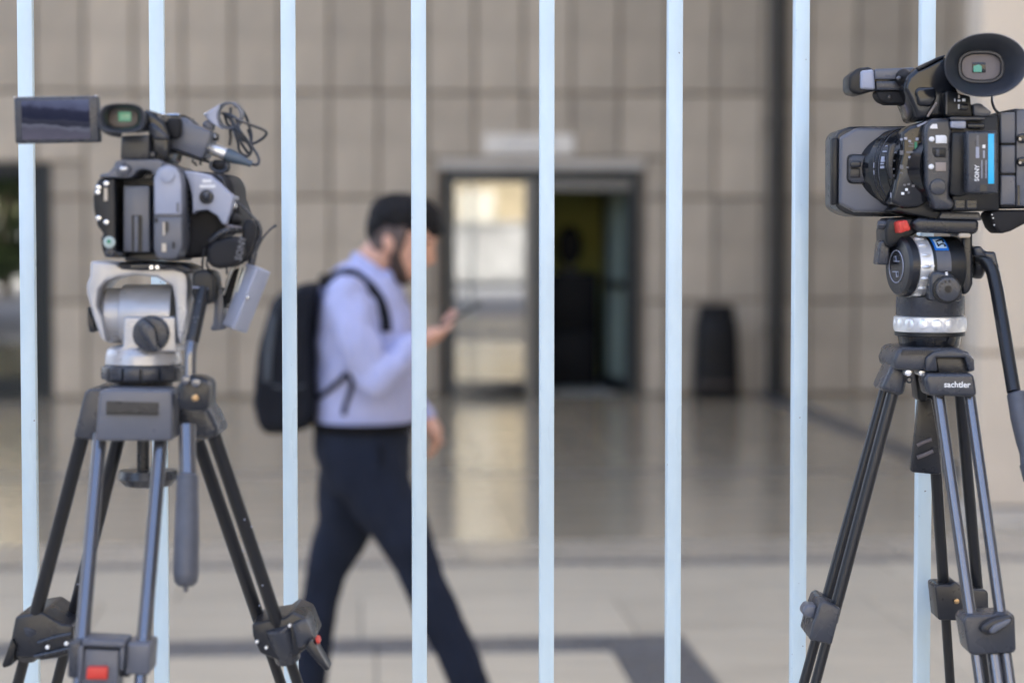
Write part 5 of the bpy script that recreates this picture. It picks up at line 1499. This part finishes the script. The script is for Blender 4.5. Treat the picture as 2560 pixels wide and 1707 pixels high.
for s_ in (-1, 1):                                                       # cheeks and ears
    g.ellipsoid(p7(985, 420, s_ * 0.038), (0.028, 0.022, 0.032), 14, 10)
    ec_ = p7(832, 358, s_ * 0.074)
    g.ellipsoid(ec_, (0.019, 0.010, 0.031), 14, 10, rotm('Y', math.radians(-12)))


def hand(g_, wrist, knuck, side, curl, spread, length=0.085, thumb_dir=None):
    """palm with five separate bent fingers; side = across the palm, curl = direction the fingers bend to"""
    fwd = (knuck - wrist).normalized()
    side = (side - fwd * side.dot(fwd)).normalized()
    curl = (curl - fwd * curl.dot(fwd) - side * curl.dot(side)).normalized()
    rings = []
    L_ = (knuck - wrist).length
    for t, w_, h_ in ((0, 0.027, 0.025), (0.3, 0.036, 0.027), (0.7, 0.042, 0.025), (1.0, 0.040, 0.018)):
        c = wrist + fwd * L_ * t
        rings.append([c + side * math.cos(2 * math.pi * k / 16) * w_ + curl * math.sin(2 * math.pi * k / 16) * h_ for k in range(16)])
    g_.loft(rings)
    for i, (off, lf, bend) in enumerate(((-0.030, 0.85, spread), (-0.010, 1.0, spread * 1.05), (0.010, 0.95, spread * 1.1), (0.029, 0.75, spread * 1.15))):
        b0 = knuck + side * off - fwd * 0.006
        d1 = (fwd * math.cos(bend * 0.5) + curl * math.sin(bend * 0.5))
        d2 = (fwd * math.cos(bend * 1.2) + curl * math.sin(bend * 1.2))
        d3 = (fwd * math.cos(bend * 1.8) + curl * math.sin(bend * 1.8))
        q1 = b0 + d1 * length * lf * 0.45
        q2 = q1 + d2 * length * lf * 0.33
        q3 = q2 + d3 * length * lf * 0.24
        g_.tube([b0, q1, q2, q3], [0.0095, 0.0090, 0.0082, 0.0068], 12)
        g_.ellipsoid(q1, [0.0092] * 3, 10, 8); g_.ellipsoid(q2, [0.0084] * 3, 10, 8); g_.ellipsoid(q3, [0.0070] * 3, 10, 8)
    td = thumb_dir if thumb_dir is not None else (fwd * 0.6 - side * 0.6 + curl * 0.4)
    t0 = wrist + fwd * L_ * 0.35 - side * 0.028
    t1 = t0 + td.normalized() * 0.042
    t2 = t1 + (td.normalized() * 0.7 + fwd * 0.5).normalized() * 0.034
    g_.tube([t0, t1, t2], [0.014, 0.0115, 0.0085], 12)
    g_.ellipsoid(t1, [0.0115] * 3, 10, 8); g_.ellipsoid(t2, [0.0086] * 3, 10, 8)


# near hand: palm up, holding the phone; far hand: hanging, relaxed
hand(g, p7(965, 915, -0.160), p7(1120, 852, -0.130), Vector((0.15, 1.0, 0.1)), Vector((-0.35, 0.2, 1)), 0.55, 0.082, Vector((0.85, -0.10, 0.42)))
hand(g, p7(1040, 1335, 0.198), p7(1098, 1430, 0.185), Vector((0.3, 1, 0)), Vector((-1, 0, -0.5)), 0.85, 0.082, Vector((0.7, -0.5, -0.7)))
link('body', blend_mesh(g, 'body', 0.0065, 3), MATS['skin'], man)

# ---- clothes
g = G()
torso(g, 0.004)
limb(g, near_arm)
limb(g, far_arm)
g.ellipsoid(p7(640, 640, 0), (0.10, 0.19, 0.085))
shirt_me = blend_mesh(g, 'shirt', 0.009, 4, 0.020, 8.0, (1.4, 0.8, 0.8), calm_z=1.04)
shirt = link('shirt', shirt_me, MATS['shirt_lilac'], man)
# collar: band round the neck plus two points
g = G()
cpts = [(p7(636, 402, -0.0), p7(610, 500, -0.0)), (p7(672, 415, -0.066), p7(660, 540, -0.098)), (p7(765, 478, -0.080), p7(775, 620, -0.108)), (p7(860, 560, -0.055), p7(892, 665, -0.070)), (p7(905, 600, -0.008), p7(925, 670, -0.012))]
full = cpts + [(Vector((a.x, -a.y, a.z)), Vector((b.x, -b.y, b.z))) for a, b in reversed(cpts[1:])]
rings = []
for a, b in full:
    c_in = (a + b) / 2
    n_ = Vector((0, c_in.y, 0)) + Vector((c_in.x - p7(770, 500, 0).x, 0, 0))
    n_ = n_.normalized() * 0.004 if n_.length > 1e-6 else Vector((0.004, 0, 0))
    rings.append([a - n_, b - n_, b + n_, a + n_])
g.loft(rings, closed=True)
g.build('collar', MATS['shirt_lilac'], shirt, 0.001, angle=60)
g = G()
gl = [(0, 0.14), (0, 0.17)]
g.loft([ering((p8(xa, y, 0) + p8(xb, y, 0)) / 2, (p8(xb, y, 0) - p8(xa, y, 0)).length / 2, hb, 30, 0, 2.3) for y, xa, xb, hb in ((118, 416, 958, 0.182), (200, 405, 952, 0.180), (300, 410, 945, 0.178), (400, 450, 950, 0.180), (500, 505, 930, 0.170))])
limb(g, near_leg)
limb(g, far_leg)
trs = link('trousers', blend_mesh(g, 'trousers', 0.010, 6, 0.010, 9.0, (1.0, 1.0, 0.7), calm_z=1.04), MATS['trousers_navy'], man)
g = G()
bl = ering((p8(430, 138, 0) + p8(945, 138, 0)) / 2, (p8(945, 138, 0) - p8(425, 138, 0)).length / 2 + 0.010, 0.188, 36, 0, 2.3)
g.loft([[v + Vector((0, 0, -0.014)) for v in bl], [v + Vector((0, 0, 0.014)) for v in bl]]); g.build('belt', MATS['belt_black'], trs)
g = G(); g.tube([p8(772, 250, -0.186), p8(785, 300, -0.190), p8(775, 365, -0.190)], 0.004, 8, 4); g.build('pocket_opening', MATS['belt_black'], trs)


def shoe(name, heel, toe_dir, up_tilt):
    g_ = G()
    M_ = rotm('Y', -up_tilt)
    rings = []
    for x_, w_, h_ in ((-0.055, 0.020, 0.045), (-0.045, 0.034, 0.075), (0.0, 0.038, 0.085), (0.06, 0.040, 0.068), (0.12, 0.046, 0.052), (0.18, 0.044, 0.042), (0.215, 0.030, 0.034), (0.228, 0.012, 0.022)):
        rg = []
        for k in range(20):
            t = 2 * math.pi * k / 20
            zz = math.sin(t)
            rg.append(heel + M_ @ Vector((x_, math.cos(t) * w_, h_ * 0.5 + zz * h_ * 0.5 if zz > 0 else h_ * 0.5 + max(zz, -0.92) * h_ * 0.5)))
        rings.append(rg)
    g_.loft(rings)
    o = g_.build('shoe', MATS['shoe_black'], man)
    g2 = G()
    g2.loft([[heel + M_ @ Vector((x_, s_ * w_, z_)) for s_, z_ in ((-1, 0.0), (1, 0.0), (1, 0.014), (-1, 0.014))] for x_, w_ in ((-0.056, 0.022), (-0.04, 0.036), (0.05, 0.038), (0.12, 0.048), (0.18, 0.046), (0.232, 0.014))])
    g2.build('sole', MATS['belt_black'], o)


an = near_leg[-1][0]; af = far_leg[-1][0]
shoe('near', Vector((an.x + 0.01, an.y, 0.012)), 1, math.radians(12))
shoe('far', Vector((af.x + 0.0, af.y, 0.002)), 1, 0.0)

# ---- hair, beard, face
g = G()
g.ellipsoid(p7(915, 222, 0), (0.103, 0.0845, 0.076), 30, 18, rotm('Y', math.radians(14)))
g.ellipsoid(p7(1010, 215, 0), (0.062, 0.066, 0.058), 22, 14, rotm('Y', math.radians(35)))
g.ellipsoid(p7(1075, 270, 0), (0.030, 0.056, 0.032), 18, 12, rotm('Y', math.radians(30)))
g.ellipsoid(p7(806, 268, 0), (0.052, 0.068, 0.070), 18, 12)
g.ellipsoid(p7(768, 320, 0), (0.026, 0.056, 0.045), 18, 12)
hm = blend_mesh(g, 'hair', 0.006, 3, 0.006, 38.0)
link('hair', hm, MATS['hair_black'], man)
g = G()
g.ellipsoid(p7(800, 360, 0), (0.045, 0.066, 0.048), 20, 12)
g.ellipsoid(p7(880, 300, 0), (0.082, 0.0835, 0.058), 20, 12)
for s_ in (-1, 1):
    limb(g, [(p7(912, 285, s_ * 0.074), 0.016), (p7(892, 350, s_ * 0.072), 0.015), (p7(872, 420, s_ * 0.065), 0.014)], 12)
link('faded_sides', blend_mesh(g, 'faded_sides', 0.006, 3, 0.001, 60), MATS['hair_faded'], man)
g = G()
for s_ in (-1, 1):
    limb(g, [(p7(872, 400, s_ * 0.066), 0.014), (p7(872, 455, s_ * 0.056), 0.020), (p7(888, 505, s_ * 0.044), 0.023), (p7(910, 545, s_ * 0.022), 0.023), (p7(912, 552, 0), 0.022)], 14)
    limb(g, [(p7(965, 470, s_ * 0.034), 0.010), (p7(990, 462, s_ * 0.014), 0.011), (p7(1002, 462, 0), 0.011)], 10)
g.ellipsoid(p7(930, 530, 0), (0.032, 0.036, 0.026), 18, 12)
g.ellipsoid(p7(885, 500, 0), (0.042, 0.058, 0.038), 18, 12)
link('beard', blend_mesh(g, 'beard', 0.005, 3, 0.003, 60), MATS['beard_dark'], man)
for s_ in (-1, 1):
    g = G(); g.ellipsoid(p7(1020, 385, s_ * 0.034), (0.013, 0.014, 0.010), 14, 10); e_ = g.build('eye', MATS['eye_white'], man)
    g = G(); g.ellipsoid(p7(1032, 392, s_ * 0.035), (0.006, 0.006, 0.006), 10, 8); g.build('pupil', MATS['hair_black'], e_)
    g = G(); limb(g, [(p7(1040, 345, s_ * 0.060), 0.004), (p7(1068, 345, s_ * 0.038), 0.005), (p7(1075, 350, s_ * 0.016), 0.004)], 8, 4); g.build('eyebrow', MATS['hair_black'], man)
g = G(); limb(g, [(p7(985, 490, -0.022), 0.004), (p7(1000, 488, 0), 0.006), (p7(985, 490, 0.022), 0.004)], 8, 4); g.build('lips', MATS['lip'], man)

# ---- phone in the hand
pha, phb = p7(1122, 846, -0.118), p7(1368, 700, -0.118)
fx = (phb - pha).normalized()
fz = fx.cross(Vector((0, 1, 0))).normalized()
if fz.z < 0: fz = -fz
Mp = Matrix((fx, Vector((0, 1, 0)), fz)).transposed()
pho = thing('mobile_phone', 'thin dark mobile phone held flat in the walking man\'s hand', 'phone', MR.loc, -PSI)
g = G(); g.box((pha + phb) / 2 + fz * 0.010, ((phb - pha).length, 0.074, 0.0085), Mp); pc = g.build('case', MATS['phone_black'], pho, 0.003, 3)
g = G(); g.box((pha + phb) / 2 + fz * 0.0146, ((phb - pha).length - 0.008, 0.068, 0.0008), Mp); g.build('screen', MATS['gloss_black'], pho)

# ---- backpack
bp_ = thing('backpack', 'black rucksack with grey side panel worn on the walking man\'s back', 'backpack', MR.loc, -PSI)
OUT = [(452, 590), (400, 575), (320, 592), (235, 632), (185, 700), (150, 830), (120, 980), (104, 1130), (104, 1250), (130, 1360), (185, 1402), (330, 1392), (420, 1350), (442, 1200), (428, 1000), (426, 850), (440, 700)]
mid_x, mid_y = 300, 1000
rings = []
for d_, k_ in ((-0.150, 0.72), (-0.146, 0.84), (-0.130, 0.94), (-0.10, 0.99), (-0.05, 1.0), (0.05, 1.0), (0.10, 0.99), (0.130, 0.94), (0.146, 0.84), (0.150, 0.72)):
    pts = catmull([p7(mid_x + (x_ - mid_x) * (0.5 + 0.5 * k_) if k_ < 1 else x_, mid_y + (y_ - mid_y) * (0.6 + 0.4 * k_) if k_ < 1 else y_, 0) for x_, y_ in OUT], 4, True)
    rings.append([Vector((v.x, d_, v.z)) for v in pts])
g = G(); g.loft(rings)
bm_ = blend_mesh(g, 'bag', 0.010, 4, 0.007, 7.0)
bag = link('bag', bm_, MATS['bag_black'], bp_)
g = G()
rings = []
for d_, k_ in ((-0.085, 0.75), (-0.08, 0.9), (-0.05, 1.0), (0.05, 1.0), (0.08, 0.9), (0.085, 0.75)):
    pts = catmull([p7(150 + (x_ - 150) * (0.6 + 0.4 * k_), 1060 + (y_ - 1060) * k_, 0) for x_, y_ in ((180, 790), (140, 900), (112, 1050), (92, 1200), (96, 1290), (125, 1340), (190, 1330), (210, 1100), (215, 880))], 4, True)
    rings.append([Vector((v.x, d_, v.z)) for v in pts])
g.loft(rings); link('front_pocket', blend_mesh(g, 'front_pocket', 0.009, 4, 0.004, 9), MATS['bag_black'], bp_)
g = G(); g.strap([p7(205, 690, -0.134), p7(178, 820, -0.150), p7(158, 960, -0.152), p7(150, 1130, -0.148)], 0.022, 0.006, Vector((1, 0, 0.2))); g.build('side_panel', MATS['bag_grey'], bp_, 0.002)
for pts in ([(330, 605), (240, 660), (200, 760), (170, 920), (160, 1100)], [(360, 1150), (300, 1165), (230, 1160), (180, 1150)]):
    g = G(); g.tube([p7(x_, y_, -0.152) for x_, y_ in pts], 0.0035, 8, 5); g.build('zip', MATS['bag_grey'], bp_)
g = G(); g.strap([p7(440, 600, -0.02), p7(455, 545, -0.01), p7(480, 540, 0.01), p7(490, 580, 0.02)], 0.025, 0.006, Vector((0, 1, 0))); g.build('grab_handle', MATS['bag_black'], bp_)
from mathutils.bvhtree import BVHTree
bvh = BVHTree.FromPolygons([v.co.copy() for v in shirt_me.vertices], [tuple(p.vertices) for p in shirt_me.polygons])


def on_shirt(x_, y_, lift=0.005):
    a = p7(x_, y_, -0.5)
    b = p7(x_, y_, 0.5)
    hit = bvh.ray_cast(a, (b - a).normalized())
    if hit[0] is None: return None
    return hit[0] + Vector((0, -lift, 0))


def laid_strap(pts, width, name):
    raw = catmull([Vector((x_, y_, 0)) for x_, y_ in pts], 5)
    P3, last = [], None
    for v in raw:
        h = on_shirt(v.x, v.y)
        if h is None:
            h = p7(v.x, v.y, last.y if last else -0.10)
        last = h
        P3.append(h)
    for _ in range(3):                                  # even out the depth along the strap
        ys = [p.y for p in P3]
        for i in range(1, len(P3) - 1):
            P3[i].y = min(P3[i].y, (ys[i - 1] + 2 * ys[i] + ys[i + 1]) / 4)
    g_ = G()
    N = len(P3)
    rings_ = []
    for i, p in enumerate(P3):
        d = (P3[min(i + 1, N - 1)] - P3[max(i - 1, 0)]).normalized()
        s_ = d.cross(Vector((0, 1, 0))).normalized()
        q_ = d.cross(s_).normalized()
        rings_.append([p + s_ * width / 2 * a + q_ * 0.004 * b for a, b in ((-1, -1), (1, -1), (1, 1), (-1, 1))])
    g_.loft(rings_)
    g_.build(name, MATS['bag_black'], bp_, 0.001)


laid_strap([(470, 600), (505, 560), (570, 528), (640, 530), (720, 590), (780, 670), (812, 760), (822, 850)], 0.032, 'shoulder_strap')
laid_strap([(440, 1215), (480, 1190), (540, 1140), (602, 1082)], 0.016, 'lower_strap')
laid_strap([(600, 1085), (628, 1125), (612, 1200), (590, 1260), (580, 1315)], 0.014, 'strap_tail')
g = G(); g.strap([p7(470, 600, 0.10), p7(520, 545, 0.12), p7(640, 540, 0.14), p7(760, 640, 0.19), p7(840, 800, 0.19), p7(840, 950, 0.185), p7(640, 1130, 0.18), p7(440, 1215, 0.13)], 0.03, 0.008, Vector((0, 1, 0))); g.build('shoulder_strap', MATS['bag_black'], bp_, 0.001)
